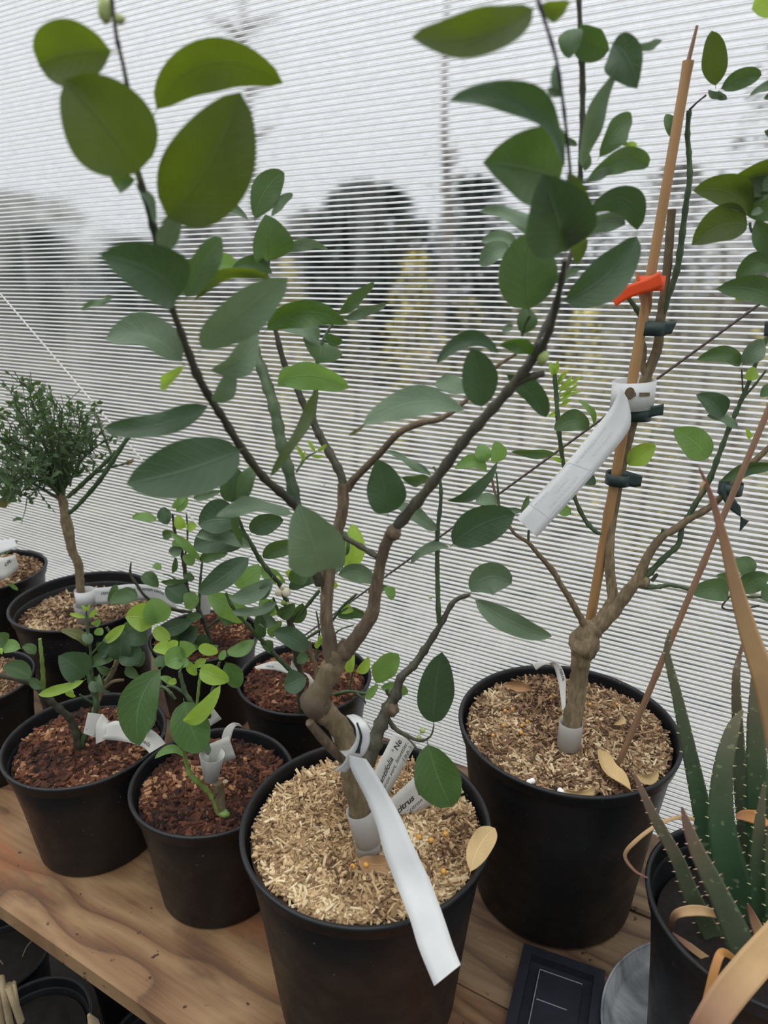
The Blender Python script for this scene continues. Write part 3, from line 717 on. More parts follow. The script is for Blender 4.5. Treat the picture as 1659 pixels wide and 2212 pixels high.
# ======== right, staked tree ========
R_ = POT['right']['root']; YO = -0.05
stems(R_, '''
trunk barkt 1230,1628,.885,38 1234,1570,.886,40 1245,1510,.887,38 1252,1450,.888,38 1256,1418,.888,44 1264,1388,.888,58 1274,1366,.888,50 1290,1352,.888,36
branch barkt 1276,1368,.888,38 1300,1335,.892,28 1317,1310,.895,26 1323,1285,.898,23 1317,1225,.905,21 1319,1150,.91,20 1331,1074,.915,20 1344,1007,.918,19 1357,950,.92,22 1372,893,.922,22 1390,832,.924,25 1406,790,.925,22 1420,752,.926,21 1425,703,.927,20 1432,655,.928,20 1440,590,.928,19 1446,520,.928,19 1451,452,.928,19
branch barkt 1278,1368,.888,34 1315,1332,.886,32 1352,1285,.88,28 1380,1245,.875,24 1400,1200,.87,20 1432,1157,.865,18 1450,1148,.865,16 1490,1120,.865,16 1536,1094,.86,15 1590,1040,.85,14 1625,1000,.845,13 1675,955,.84,13
branch stem 1382,1258,.876,16 1412,1228,.874,13 1440,1200,.87,12 1466,1175,.868,12 1474,1140,.868,10 1500,1092,.866,11 1530,1042,.864,12 1552,985,.862,11 1575,925,.86,10 1600,868,.858,9 1622,815,.856,9 1640,765,.855,9 1672,700,.85,8
branch stem 1392,1268,.876,11 1420,1268,.874,10 1450,1264,.872,8 1500,1276,.87,7 1560,1288,.868,6 1640,1290,.865,6 1675,1300,.86,5
branch barkt 1262,1350,.888,16 1238,1305,.885,14 1213,1266,.882,12 1194,1233,.88,13 1165,1200,.878,10 1141,1172,.876,9 1110,1151,.875,7 1085,1105,.88,6 1072,1075,.885,6 1062,1032,.89,5
branch stem 1426,710,.927,13 1440,650,.925,13 1462,585,.92,13 1472,520,.918,13 1482,440,.914,12 1490,385,.91,12 1488,330,.908,11 1485,290,.905,11 1489,238,.90,10
branch stem 1393,700,.93,13 1375,668,.932,11 1352,636,.934,9 1330,604,.936,8
branch stem 1300,1152,.905,6 1286,1148,.905,9 1262,1120,.908,9 1240,1072,.91,8 1222,1020,.912,9 1214,983,.914,9 1206,920,.916,9 1202,860,.918,9 1198,808,.92,9
branch barkt 1396,812,.924,16 1388,790,.926,14 1392,755,.928,11 1388,735,.93,9
twig stemp 1489,238,.90,6 1505,222,.895,4 1526,205,.89,4
twig stem 1141,1172,.876,6 1142,1145,.876,5
twig stem 1078,1090,.882,5 1075,1050,.885,4 1072,1020,.888,3
twig stem 1428,1160,.865,7 1432,1142,.865,6
twig stemd 1320,1292,.90,8 1330,1262,.90,7
twig stemd 1408,1255,.872,9 1420,1240,.87,7
twig stem 1562,960,.86,5 1585,905,.86,5 1598,862,.86,4
twig stem 1600,865,.858,6 1625,838,.855,5 1655,800,.85,5
twig stem 1605,850,.858,4 1602,798,.858,3
twig stemd 1575,1290,.868,4 1560,1312,.866,4 1590,1318,.864,4 1640,1308,.862,4
twig stem 1659,520,.80,7 1625,500,.80,6 1620,480,.80,6
''')
blob(R_, 'knot', 'barkt', 1262, 1392, .885, 31, 1.1, .5); blob(R_, 'knot', 'barkt', 1388, 1255, .876, 15); blob(R_, 'bud', 'bud', 1168, 772, .62, 3)
LEAVES(R_, '''
l 1532 995 1457 928 64 .85 -.01 .05 .2
d 1565 902 1508 853 46 .85 0 .05 .3
p 1596 930 1526 898 22 .85 0 .12 .4
m 1600 797 1510 776 36 .85 0 .18 .3
p 1602 793 1658 742 44 .845 0 -.15 .3
y 1606 820 1636 796 28 .845 0 0 .3
m 1549 1044 1672 1008 28 .84 0 -.1 .4
m 1640 860 1675 830 26 .85
y 1618 950 1612 925 10 .86
o 1622 472 1500 412 64 .80 -.01 .15 .3
o 1622 486 1496 528 76 .79 -.01 .12 .2
m 1612 445 1672 350 70 .80
o 1560 400 1710 375 70 .80 0 -.05 .3
m 1630 470 1690 560 50 .80
m 1690 440 1600 440 60 .81
p 1620 466 1650 450 16 .79
m 1685 672 1556 624 56 .79 -.01 .12 .25
m 1675 590 1592 602 46 .80 .01 .25 .4
p 1680 600 1612 632 18 .785 0 .1 .4
l 1612 625 1590 650 20 .80
o 1546 192 1538 66 52 .88 -.01 0 .3
m 1552 196 1645 162 40 .875 0 -.1 .3
p 1528 192 1562 214 14 .88 0 0 .4
p 1548 196 1570 216 14 .88 0 0 .4
m 1466 305 1438 246 30 .92
y 1700 -40 1622 20 70 .75
p 1690 190 1622 204 18 .80 0 .1 .4
m 1690 205 1650 212 20 .80
m 1690 290 1655 285 24 .80
m 1574 1290 1500 1280 48 .865 -.01 .1 .2
m 1594 1284 1662 1244 46 .86 -.01 -.1 .2
m 1628 1244 1588 1208 42 .865
m 1640 1296 1690 1280 44 .86
m 1596 1262 1548 1242 22 .87
m 1276 931 1200 928 46 .90 -.01 .22 .3
l 1282 922 1252 864 13 .90 0 .1 .3
l 1048 1002 1038 960 36 .89
l 1074 1000 1072 955 36 .885
m 1096 976 1206 992 20 .89 0 -.14 .5
l 1054 1022 984 1010 30 .89 0 .2 .4
p 1076 1092 1028 1082 30 .88 0 .1 .4
p 1082 1098 1130 1104 14 .88
d 1290 1045 1250 1030 26 .90
l 1200 1098 1234 1108 26 .905
y 1357 1010 1418 966 46 .915 -.01 -.15 .3
m 1126 1120 1142 1070 14 .875
y 1198 815 1188 782 12 .92
y 1200 830 1226 800 10 .92
y 1202 845 1238 812 10 .92
y 1203 850 1258 812 8 .92
y 1204 860 1250 830 8 .92
y 1204 872 1256 842 8 .92
y 1200 812 1206 778 10 .92
y 1202 838 1214 806 8 .92
y 1206 880 1236 862 8 .92
y 1204 890 1186 900 10 .92
y 1218 1000 1192 988 10 .915
m 1290 348 1374 250 50 .70 .01 -.12 .3
m 1262 390 1408 362 48 .68 .02 -.18 .3
p 1260 398 1328 370 20 .67 0 -.1 .4
y 1345 312 1378 322 18 .70
p 1330 308 1358 318 12 .70
''')

# ======== bush in the pot behind the front middle pot ========
R_ = POT['mid']['root']; YO = -0.045
stems(R_, '''
trunk barkt 690,1490,1.16,12 686,1465,1.16,12 680,1432,1.165,10 671,1405,1.17,9 668,1385,1.17,7
trunk stemd 652,1560,1.10,14 650,1510,1.09,15 645,1440,1.075,15 634,1380,1.06,15 626,1342,1.05,14 618,1295,1.04,11
branch stem 618,1300,1.04,9 604,1262,1.02,9 587,1242,1.01,10 560,1206,1.0,10 540,1170,.99,9 524,1142,.985,7 505,1090,.98,6
branch stem 645,1465,1.07,9 603,1424,1.06,9 563,1381,1.05,9 530,1345,1.04,8 500,1307,1.03,7 488,1280,1.03,5
branch stem 626,1345,1.05,7 655,1318,1.05,8 690,1275,1.05,7
branch stem 661,1380,1.17,6 712,1345,1.16,6 740,1310,1.15,6 771,1283,1.14,5
branch stem 700,1505,1.16,8 724,1499,1.15,7 755,1493,1.14,7 795,1499,1.13,6 812,1490,1.12,5
twig stem 755,1493,1.14,4 760,1460,1.14,4 765,1435,1.14,3
twig stem 770,1497,1.13,5 785,1510,1.12,4 790,1520,1.12,3
twig stem 712,1380,1.17,4 735,1360,1.17,3 765,1350,1.17,3
twig stem 680,1430,1.165,4 690,1370,1.17,4 683,1320,1.17,3
twig stem 600,1320,1.04,5 590,1290,1.04,4
''')
for x, y, r in ((602, 1279, 9), (618, 1279, 10), (611, 1268, 6), (600, 1262, 4)): blob(R_, 'flower_bud', 'petal', x, y, 1.02, r, 1.1, .15)
for x, y, r in ((598, 1252, 8), (612, 1302, 6), (622, 1305, 5)): blob(R_, 'bud', 'bud', x, y, 1.03, r)
LEAVES(R_, '''
d 500 1088 503 1008 62 .97 -.01 .02 .2
m 497 1080 480 1020 30 .99
d 522 1136 428 1132 74 .965 -.01 .1 .3
d 545 1172 416 1182 66 .97 0 .08 .3
p 548 1187 422 1158 30 .955 -.01 .08 .3
d 545 1198 420 1278 50 .955 -.02 -.08 .2
d 540 1154 612 1126 46 .98 0 -.15 .3
m 566 1210 650 1182 38 .99 0 -.2 .3
p 590 1243 494 1290 40 1.0 -.01 -.18 .3
p 590 1245 553 1294 26 .995 0 -.12 .3
p 605 1296 500 1321 22 1.01 0 -.12 .4
d 622 1276 706 1236 32 1.03 0 -.12 .3
d 690 1240 745 1210 36 1.06
p 725 1246 810 1262 40 1.08 0 -.22 .3
l 552 1377 488 1404 30 1.03 -.01 -.22 .3
l 440 1282 528 1352 52 1.05 .01 -.12 .2
l 500 1260 560 1222 44 1.06 .01 .1 .3
l 620 1260 560 1225 30 1.07
y 612 1235 660 1240 20 1.05
l 560 1290 600 1330 36 1.06
l 592 1290 562 1330 30 1.06
m 655 1300 632 1345 34 1.05
m 570 1380 560 1325 26 1.05
p 600 1350 550 1330 30 1.05
l 612 1340 580 1375 28 1.06
m 560 1388 590 1410 24 1.05
m 726 1336 792 1334 26 1.14 0 -.18 .3
l 828 1268 853 1294 24 1.12
y 742 1230 762 1136 46 1.10 0 .1 .2
d 738 1205 745 1150 36 1.09
m 792 1280 838 1268 18 1.13
y 640 1230 680 1210 22 1.1
y 680 1260 730 1265 22 1.1
y 740 1320 762 1318 24 1.15
l 810 1480 860 1412 50 1.08 -.02 -.04 .15
l 818 1486 882 1503 30 1.07 0 -.15 .3
l 790 1512 816 1480 18 1.08
y 757 1457 756 1384 24 1.12
y 768 1452 796 1420 22 1.12 0 .1 .3
y 762 1450 748 1430 14 1.13
l 800 1445 828 1432 14 1.12
d 666 1410 592 1365 44 1.0 -.01 .08 .2
d 664 1462 612 1482 50 1.0 -.01 -.05 .2
m 670 1425 640 1430 24 1.02 0 .1 .3
y 700 1395 690 1372 12 1.12
y 680 1400 696 1380 12 1.12
m 630 1260 660 1220 40 1.0 0 0 .3
m 640 1300 600 1335 30 1.03
''')

# ======== slender bush in the printed pot ========
R_ = POT['inner']['root']; YO = -0.045
stems(R_, '''
trunk stemd 458,1400,1.36,10 447,1360,1.36,9 432,1325,1.355,9 420,1300,1.35,7 404,1270,1.35,8 398,1220,1.35,8 390,1180,1.345,7 378,1150,1.34,6 373,1110,1.34,4
branch stem 430,1325,1.355,6 431,1285,1.35,6 434,1240,1.35,5 438,1205,1.35,4
branch stemd 415,1322,1.35,7 380,1318,1.34,7 348,1307,1.33,7 325,1296,1.325,6 309,1283,1.32,6 295,1262,1.32,6 282,1240,1.32,5 283,1215,1.32,3
branch stem 398,1215,1.35,4 405,1160,1.35,4 403,1110,1.345,3
branch stem 404,1270,1.35,4 370,1245,1.345,3 352,1240,1.34,3
twig stem 446,1360,1.36,4 480,1330,1.35,4 515,1315,1.35,3
''')
LEAVES(R_, '''
l 342 1128 284 1120 20 1.33 0 .12 .3
d 362 1136 352 1095 30 1.33
l 371 1100 403 1066 15 1.34
l 381 1108 405 1074 20 1.34
p 415 1078 478 1064 19 1.34 0 -.1 .4
y 399 1142 382 1114 24 1.34
y 402 1143 424 1134 20 1.34
l 364 1146 432 1214 20 1.33 -.01 -.08 .3
p 395 1186 364 1193 24 1.34
m 430 1216 492 1196 28 1.33 0 -.15 .3
m 344 1256 408 1257 13 1.33 0 -.05 .5
d 403 1300 358 1268 46 1.32
l 422 1316 400 1282 36 1.32
m 305 1240 342 1266 30 1.31
m 302 1290 248 1302 36 1.30 0 .15 .3
m 252 1260 236 1302 18 1.30
d 430 1350 372 1408 44 1.32
d 420 1338 342 1368 34 1.32
d 412 1345 400 1400 40 1.33
d 440 1362 430 1410 36 1.34
m 440 1330 400 1340 22 1.33
l 420 1220 396 1200 24 1.34
m 372 1240 380 1205 12 1.34
l 392 1180 372 1170 20 1.34
m 350 1300 310 1325 30 1.3
l 350 1230 330 1220 16 1.33
m 396 1240 420 1252 20 1.34
m 470 1330 505 1345 20 1.33
p 500 1300 540 1330 24 1.33
m 378 1150 350 1160 22 1.34
''')

# ======== front left seedling ========
R_ = POT['left']['root']; YO = 0
stems(R_, '''
trunk stemd 172,1630,.985,20 169,1605,.985,18 160,1570,.98,16 148,1548,.975,15 133,1535,.97,14 110,1515,.965,13 94,1498,.96,13 75,1482,.955,12 50,1470,.95,11 -15,1455,.94,10
branch stemy 94,1498,.96,10 93,1455,.955,9 90,1420,.95,8 86,1380,.95,7
branch stem 176,1612,.985,12 185,1585,.987,13 198,1555,.99,12 208,1525,.992,13 203,1495,.995,12 194,1465,.995,11 188,1440,1.0,11 180,1413,1.0,12
branch barkt 204,1535,.992,13 212,1508,1.0,14 224,1482,1.01,13 240,1458,1.015,12 250,1435,1.02,11 258,1412,1.025,9 262,1380,1.03,6
branch stem 200,1470,.995,7 198,1430,1.0,6 194,1392,1.0,6 188,1350,1.0,6 186,1318,1.0,4
branch barkt 222,1490,1.01,8 245,1472,1.0,8 268,1469,1.0,6
branch stem 208,1522,.992,6 190,1512,.985,5 172,1500,.98,4
branch stem 318,1500,1.0,6 335,1488,.99,6 352,1484,.985,7 366,1495,.98,8 378,1510,.98,7
twig stem 192,1420,1.0,4 208,1402,.995,4 224,1384,.99,3
twig stem 186,1395,1.0,3 165,1372,1.0,3
twig stem 250,1438,1.02,4 232,1452,1.0,4 215,1475,.99,4 210,1498,.99,3
twig stem 230,1355,1.03,6 250,1385,1.03,6 262,1400,1.03,5
''')
LEAVES(R_, '''
d 184 1465 128 1418 66 .97 -.02 .05 .1
y 188 1466 80 1499 22 .955 -.02 -.08 .3
m 68 1470 6 1440 38 .93 0 .1 .2
m 90 1490 64 1465 20 .94
m 76 1416 48 1396 22 .94 0 .1 .3
l 48 1402 4 1404 30 .935 0 .1 .3
m 16 1388 -14 1374 34 .93
y 5 1415 -5 1398 12 .93
y 187 1335 150 1326 10 1.0
y 192 1336 208 1316 11 1.0
y 186 1322 178 1308 8 1.0
y 188 1320 194 1306 6 1.0
b 190 1400 132 1362 22 .995 0 .12 .3
p 198 1392 180 1366 22 .995
l 200 1350 216 1338 14 1.0
y 335 1352 272 1334 62 .99 -.02 .12 .15
y 274 1345 222 1385 22 1.0 0 -.1 .3
y 333 1353 368 1381 30 .985 -.01 .05 .2
l 340 1350 330 1292 60 .99 0 0 .2
d 262 1428 262 1364 46 1.0
d 305 1436 264 1400 52 .995
d 318 1392 276 1360 42 1.01
m 250 1426 190 1441 28 1.0 0 .12 .3
d 240 1392 214 1412 36 1.01
m 250 1400 230 1370 34 1.02
m 300 1294 236 1303 30 1.02 0 .15 .3
g 356 1437 300 1612 80 .93 -.06 .14 .2 .04
m 318 1500 298 1590 44 .96 -.02 -.1 .3
m 290 1440 310 1408 30 1.01
m 236 1455 210 1440 18 1.0
p 195 1470 210 1495 20 .99
y 165 1505 140 1495 10 .975
y 160 1500 142 1480 9 .975
p 300 1360 262 1382 30 1.02
m 262 1370 290 1340 24 1.02
l 222 1355 205 1372 18 1.0
m 270 1440 300 1465 22 1.0
m 225 1480 205 1462 16 .99
p 215 1450 236 1500 12 .99 0 .1 .4
''')

# ======== bright cutting ========
R_ = POT['second']['root']; YO = -0.07
stems(R_, '''
trunk stemy 476,1768,.90,11 468,1744,.90,10 458,1722,.898,10 440,1700,.893,10 415,1678,.887,12 406,1660,.885,9 398,1628,.88,7 394,1595,.877,8 391,1560,.875,7
trunk barkt 476,1762,.905,22 474,1720,.905,24 470,1690,.905,22
branch stem 470,1715,.91,13 462,1680,.91,12 456,1640,.91,10 446,1590,.912,9 436,1550,.914,9 420,1525,.915,9 402,1500,.917,10 394,1475,.918,9 388,1450,.92,7
branch stem 402,1500,.917,7 375,1483,.92,6 360,1483,.92,5
branch stemy 425,1525,.915,6 430,1480,.915,6 432,1455,.915,4
branch stem 448,1520,.915,8 460,1490,.92,8 466,1460,.92,8 474,1430,.925,6
twig stemy 404,1648,.885,5 392,1625,.882,4 378,1612,.88,3
twig stemy 388,1452,.92,4 395,1435,.92,3
twig stemy 415,1455,.92,3 425,1445,.92,3
twig bark 462,1725,.895,4 467,1712,.894,3
''')
blob(R_, 'knot', 'stemy', 485, 1758, .90, 11, .8, .5); blob(R_, 'knot', 'cut', 486, 1688, .90, 6, .3)
LEAVES(R_, '''
g 396 1508 436 1626 80 .885 -.03 .03 .1 .04
y 392 1557 470 1492 34 .865 -.02 .06 .3
y 392 1560 394 1610 8 .87
l 400 1640 335 1637 18 .87 -.01 .28 .2
p 454 1604 436 1628 22 .895
l 404 1428 357 1434 50 .90 -.01 .12 .2
l 402 1425 390 1385 36 .91
y 425 1402 470 1412 26 .91 0 -.12 .3
y 405 1425 424 1460 20 .905
y 428 1447 492 1473 42 .90 -.01 -.06 .2
y 420 1440 445 1425 18 .91
l 408 1424 385 1440 22 .90
l 474 1428 486 1404 16 .92
g 486 1428 512 1487 42 .91 0 -.06 .2
m 440 1412 470 1395 20 .93
y 386 1420 330 1402 30 .95 0 .12 .3
y 360 1400 385 1385 20 .94
y 382 1470 364 1475 14 .915
m 400 1400 428 1398 18 .94
l 372 1480 350 1462 16 .92
m 360 1440 330 1425 28 .95
''')

YO = 0.0
# ======== thorny standard tree ========
R_ = POT['thorn']['root']; YO = -.02
stems(R_, '''
trunk barkt 181,1345,1.385,17 178,1310,1.385,17 174,1273,1.385,17 172,1240,1.385,18 168,1215,1.385,18 156,1190,1.387,19 151,1165,1.388,21 147,1142,1.39,24 143,1125,1.392,24 140,1108,1.393,18 136,1085,1.395,19 130,1065,1.397,20
branch stem 150,1108,1.39,9 170,1090,1.385,8 215,1038,1.375,9 250,985,1.365,9 289,926,1.355,8
branch stem 146,1074,1.392,9 165,1058,1.39,9 193,1032,1.385,9 222,1005,1.38,8 251,974,1.378,7
branch stem 241,983,1.378,6 228,950,1.38,5 214,915,1.385,5 205,892,1.39,4
branch stem 212,1020,1.38,6 238,1010,1.375,5 262,1004,1.37,4 290,996,1.365,3
''')
rt = random.Random(5)
leafmb = MB(); thornmb = MB()
def thorn(p, d, L):
    thornmb.tube([p, p + d * L * .5, p + d * L], [.0011, .0007, .0001], 5)
def rv(s=1.0): return Vector((rt.gauss(0, 1), rt.gauss(0, 1), rt.gauss(0, 1))) * s
tips = [(28, 842), (62, 838), (112, 868), (152, 885), (185, 900), (208, 892), (15, 905), (40, 880), (85, 860), (135, 882), (170, 895), (5, 950), (-10, 985), (20, 975), (200, 940),
        (-20, 1020), (10, 1040), (60, 935), (100, 905), (130, 930), (160, 935), (-30, 900), (-25, 1050), (40, 1060), (55, 1010), (185, 960), (75, 985), (228, 950), (30, 1015), (110, 950)]
for i, (tx, ty) in enumerate(tips):
    Y1 = 1.39 + rt.uniform(-.13, .12); p0 = P(134 + rt.uniform(-5, 5), 1068 + rt.uniform(-10, 14), 1.397); p3 = P(tx, ty, Y1)
    mid = p0.lerp(p3, .45) + Vector((0, 0, .02)) + rv(.006)
    mb = MB(); pp, rr = smooth_path([p0, mid, p0.lerp(p3, .75) + rv(.006), p3], [.0034, .0024, .0017, .0008], 6)
    mb.tube(pp, rr, 6)
    for q in range(2, len(pp)):
        for _ in range(2):
            d = (pp[q] - pp[q - 1]).normalized(); s = (rv().normalized() + d * .6 + Vector((0, 0, .3))).normalized()
            if rt.random() < .52:
                L = rt.uniform(.02, .06); e_ = pp[q] + s * L + rv(.003)
                mb.tube([pp[q], pp[q].lerp(e_, .5) + rv(.002), e_], [.0011, .0009, .0006], 5)
                for w_ in range(rt.randint(1, 2)):
                    b = pp[q].lerp(e_, rt.uniform(.3, 1)); t = b + (rv().normalized() + s * .5 + Vector((0, 0, .35))).normalized() * rt.uniform(.010, .022)
                    leafmb.curtint = rt.random(); leaf_mesh(leafmb, b, t, rt.uniform(.004, .008), 0, rt.uniform(-1, 1), .05, .1, rt, nu=6, nv=2)
                thorn(e_, s, .010)
            else: thorn(pp[q], s, rt.uniform(.008, .017))
    mb.build('branch', M['stem'], R_)
for ln in ([(176, 1088), (289, 926)], [(150, 1070), (250, 975)], [(240, 980), (206, 893)]):
    a = P(*ln[0], 1.38); b = P(*ln[1], 1.36)
    for k in range(9): thorn(a.lerp(b, (k + .5) / 9), (rv() + Vector((.6, 0, -.2))).normalized(), .02)
for x, y, x2, y2, w in ((65, 850, 66, 830, 15), (73, 862, 92, 843, 12), (80, 880, 96, 866, 14), (84, 896, 102, 885, 18)):
    leaf_mesh(leafmb, P(x, y, 1.36), P(x2, y2, 1.36), w * PX(P(x, y, 1.36)), 0, .3)
o = leafmb.build('foliage', M['m'], R_); o['kind'] = 'stuff'
o = thornmb.build('thorns', M['stem'], R_); o['kind'] = 'stuff'

# ======== shrubs cut by the left edge ========
R_ = POT['farleft']['root']; YO = .04
stems(R_, '''
trunk stemd -25,1250,1.50,10 -22,1200,1.50,9 -18,1150,1.50,8 -20,1080,1.50,6
branch stem -20,1195,1.50,5 5,1190,1.48,4 28,1178,1.47,3 38,1168,1.46,2
branch stem -22,1150,1.5,5 -5,1100,1.48,4 15,1065,1.46,4 30,1050,1.45,3
''')
LEAVES(R_, '''
d 10 1040 -12 1010 30 1.44
p 5 1075 44 1062 18 1.44 0 -.1 .3
m 2 1080 38 1082 16 1.43 0 -.1 .3
m 0 1070 30 1052 18 1.44
b -5 1080 15 1095 20 1.43
m 25 1180 8 1192 14 1.46
d 22 1190 -10 1202 12 1.46
m 28 1176 30 1166 10 1.46
p 8 1210 26 1232 9 1.45 0 -.2 .3
p -8 1222 20 1228 9 1.45 0 -.2 .3
m 5 1245 22 1240 12 1.43
l 15 1262 38 1276 8 1.40 0 -.15 .3
''')
R_ = POT['midleft']['root']; YO = -.03
stems(R_, '''
trunk stemd -28,1470,1.21,10 -20,1420,1.20,9 -10,1380,1.19,7
branch stem -28,1430,1.20,5 -15,1404,1.18,4 5,1405,1.17,3
''')
LEAVES(R_, '''
l -10 1385 20 1392 26 1.17
m -25 1400 5 1372 24 1.18
''')

YO = 0.0
# ======== aloe in its pot, standing in a saucer ========
m_, nt, b = mat('marbled_grey_saucer'); f = noise_(nt, 9, detail=5, dist=1.8)
lk(nt, ramp(nt, f, [(.35, (.10, .11, .12)), (.5, (.25, .27, .28)), (.65, (.42, .43, .43))]), b.inputs['Base Color']); b.inputs['Roughness'].default_value = .5
AC = (.435, .617)
mb = MB(); mb.lathe([(0, 0), (.135, 0), (.143, .004), (.151, .024), (.153, .026), (.1545, .024)] + [(.1485, .022), (.140, .0075), (.135, .005), (0, .005)], 80, (AC[0], AC[1], ZT + .001))
o = mb.build('saucer', m_, org=(AC[0], AC[1], ZT)); tag(o, 'round marbled grey saucer under the pot of spiky leaves at the lower right', 'saucer')
potted('aloe', 'potted_aloe', (AC[0], AC[1] - .012), .130, 1.022, ZT + .0065, 'soil', 'spiky aloe with green and dried tan leaves in the lower right pot', 'potted plant', 0, 0, 0, 0, sink=.050, seed=20)
R_ = POT['aloe']['root']
def aloe_mat(name, c1, c2, teeth=False):
    m, nt, b = mat(name); uv = nd(nt, 'ShaderNodeUVMap').outputs[0]; sp = nd(nt, 'ShaderNodeSeparateXYZ'); lk(nt, uv, sp.inputs[0])
    f = noise_(nt, 30, detail=4); c = mix(nt, f, tuple(x * .7 for x in c1), tuple(x * 1.3 for x in c1))
    c = mix(nt, ramp(nt, math_(nt, 'ADD', sp.outputs[1], math_(nt, 'MULTIPLY', f, .2)), [(.55, (0, 0, 0)), (1.0, (1, 1, 1))]), c, c2)
    spt = noise_(nt, 130, detail=0); c = c if teeth else mix(nt, ramp(nt, spt, [(.70, (0, 0, 0)), (.76, (.45, .45, .45))]), c, (.25, .30, .16))
    lk(nt, c, b.inputs['Base Color']); b.inputs['Roughness'].default_value = .5; b.inputs['Specular IOR Level'].default_value = .35
    bump_(nt, b, f, .3, .002); return m
M['ag'] = aloe_mat('aloe_green_skin', (.040, .085, .040), (.13, .12, .075)); M['at'] = aloe_mat('aloe_grey_tan_skin', (.085, .105, .060), (.20, .125, .095))
M['ad'] = aloe_mat('aloe_dried_skin', (.42, .27, .13), (.20, .09, .07), True); M['ao'] = aloe_mat('aloe_dried_orange_skin', (.42, .20, .06), (.28, .12, .05), True)
M['tooth'] = simple('aloe_tooth', (.45, .42, .24), .5)
M['tooth2'] = simple('aloe_pink_tooth', (.40, .26, .18), .5)
def ALOE(mt, pts, teeth=True, flat=.38, tm='tooth', concave=.25):
    p = [P(x, y, Y) for x, y, Y, w in pts]; r = [w * PX(q) / 2 for (x, y, Y, w), q in zip(pts, p)]
    pp, rr = smooth_path(p, r, 7); rows = []; uvs = []; edges = []
    for i in range(len(pp)):
        d = (pp[min(i + 1, len(pp) - 1)] - pp[max(i - 1, 0)]).normalized(); v = (pp[i] - CAM).normalized()
        s = d.cross(v).normalized(); nrm = s.cross(d).normalized(); 
        if nrm.dot(v) > 0: nrm = -nrm
        sec = []
        for a, h in ((-1, .0), (-.7, .30), (0, .16), (.7, .30), (1, 0), (.75, -.55), (0, -1), (-.75, -.55)):
            hh = h - (concave * (1 - a * a) if h > 0 else 0)
            sec.append(pp[i] + s * (a * rr[i]) - nrm * (-hh * rr[i] * flat * 1.3) * 1); uvs.append((a, i / (len(pp) - 1)))
        rows.append(sec); edges.append((pp[i] - s * rr[i], pp[i] + s * rr[i], s, d, rr[i]))
    mb = MB(); mb.grid(rows, closed=True, uvs=uvs)
    mb.add(rows[0], [tuple(range(8))]); mb.add(rows[-1], [tuple(range(8))[::-1]])
    if teeth:
        mb.curmi = 1; L = 0
        for i in range(2, len(edges)):
            L += (pp[i] - pp[i - 1]).length
            if L > .015:
                L = 0
                for sg in (0, 1):
                    q = edges[i][sg]; s = edges[i][2] * (1 if sg else -1); h = min(.0026, edges[i][4] * .3)
                    mb.tube([q - s * .001, q + s * h + edges[i][3] * h * .5], [.0010, .0002], 5)
    lf = mb.build('leaf', [M[mt], M[tm]], R_)
    return lf
ALOE('at', [(1568, 2062, .60, 48), (1530, 2005, .605, 44), (1493, 1932, .60, 36), (1463, 1856, .595, 30), (1412, 1762, .59, 22), (1385, 1705, .588, 14), (1365, 1662, .588, 3)], tm='tooth2')
ALOE('at', [(1632, 2130, .56, 74), (1604, 2048, .56, 64), (1557, 1941, .56, 46), (1510, 1847, .56, 34), (1487, 1790, .56, 22), (1473, 1744, .56, 4)], tm='tooth2')
ALOE('ag', [(1590, 2040, .64, 50), (1558, 1950, .65, 48), (1535, 1860, .66, 46), (1518, 1761, .67, 40), (1493, 1642, .68, 32), (1463, 1505, .685, 22), (1441, 1411, .69, 13), (1448, 1360, .69, 4)])
ALOE('ag', [(1625, 2060, .61, 90), (1595, 1962, .62, 86), (1572, 1856, .63, 68), (1558, 1770, .64, 54), (1562, 1663, .65, 40), (1582, 1578, .66, 28), (1604, 1533, .665, 4)])
ALOE('at', [(1640, 2000, .68, 40), (1625, 1898, .69, 38), (1604, 1727, .70, 32), (1595, 1599, .71, 24), (1590, 1471, .715, 17), (1597, 1420, .72, 10), (1606, 1385, .72, 3)])
ALOE('ag', [(1650, 2000, .65, 60), (1645, 1880, .66, 60), (1636, 1700, .67, 46), (1632, 1560, .68, 34), (1628, 1440, .69, 4)])
ALOE('ag', [(1655, 2080, .585, 46), (1648, 2000, .585, 40), (1638, 1898, .59, 34), (1640, 1791, .59, 24), (1652, 1688, .59, 4)])
ALOE('ag', [(1560, 2030, .66, 30), (1550, 1930, .69, 34), (1545, 1860, .70, 30), (1560, 1700, .72, 20), (1572, 1640, .72, 4)])
ALOE('ag', [(1690, 2100, .56, 60), (1680, 1960, .57, 50), (1668, 1850, .58, 30), (1662, 1780, .58, 4)])
ALOE('ad', [(1700, 1960, .60, 60), (1705, 1800, .59, 60), (1692, 1640, .585, 58), (1655, 1480, .58, 50), (1620, 1375, .58, 40), (1590, 1270, .58, 29), (1565, 1170, .58, 20), (1545, 1100, .58, 14), (1528, 1050, .58, 9), (1510, 1010, .58, 3)], teeth=False, flat=.6)
ALOE('ad', [(1750, 1930, .50, 56), (1690, 2010, .48, 60), (1630, 2080, .47, 66), (1572, 2150, .46, 66), (1520, 2230, .45, 60), (1490, 2290, .45, 40)], teeth=False, flat=.7, concave=.8)
ALOE('ad', [(1665, 2110, .55, 34), (1650, 2040, .555, 30), (1630, 1990, .555, 20), (1615, 1952, .555, 3)], teeth=False)
ALOE('ad', [(1566, 1985, .585, 9), (1530, 1970, .58, 20), (1495, 1967, .585, 22), (1462, 1975, .59, 18), (1450, 1998, .60, 10), (1452, 2030, .61, 3)], teeth=False, flat=.5, concave=.7)
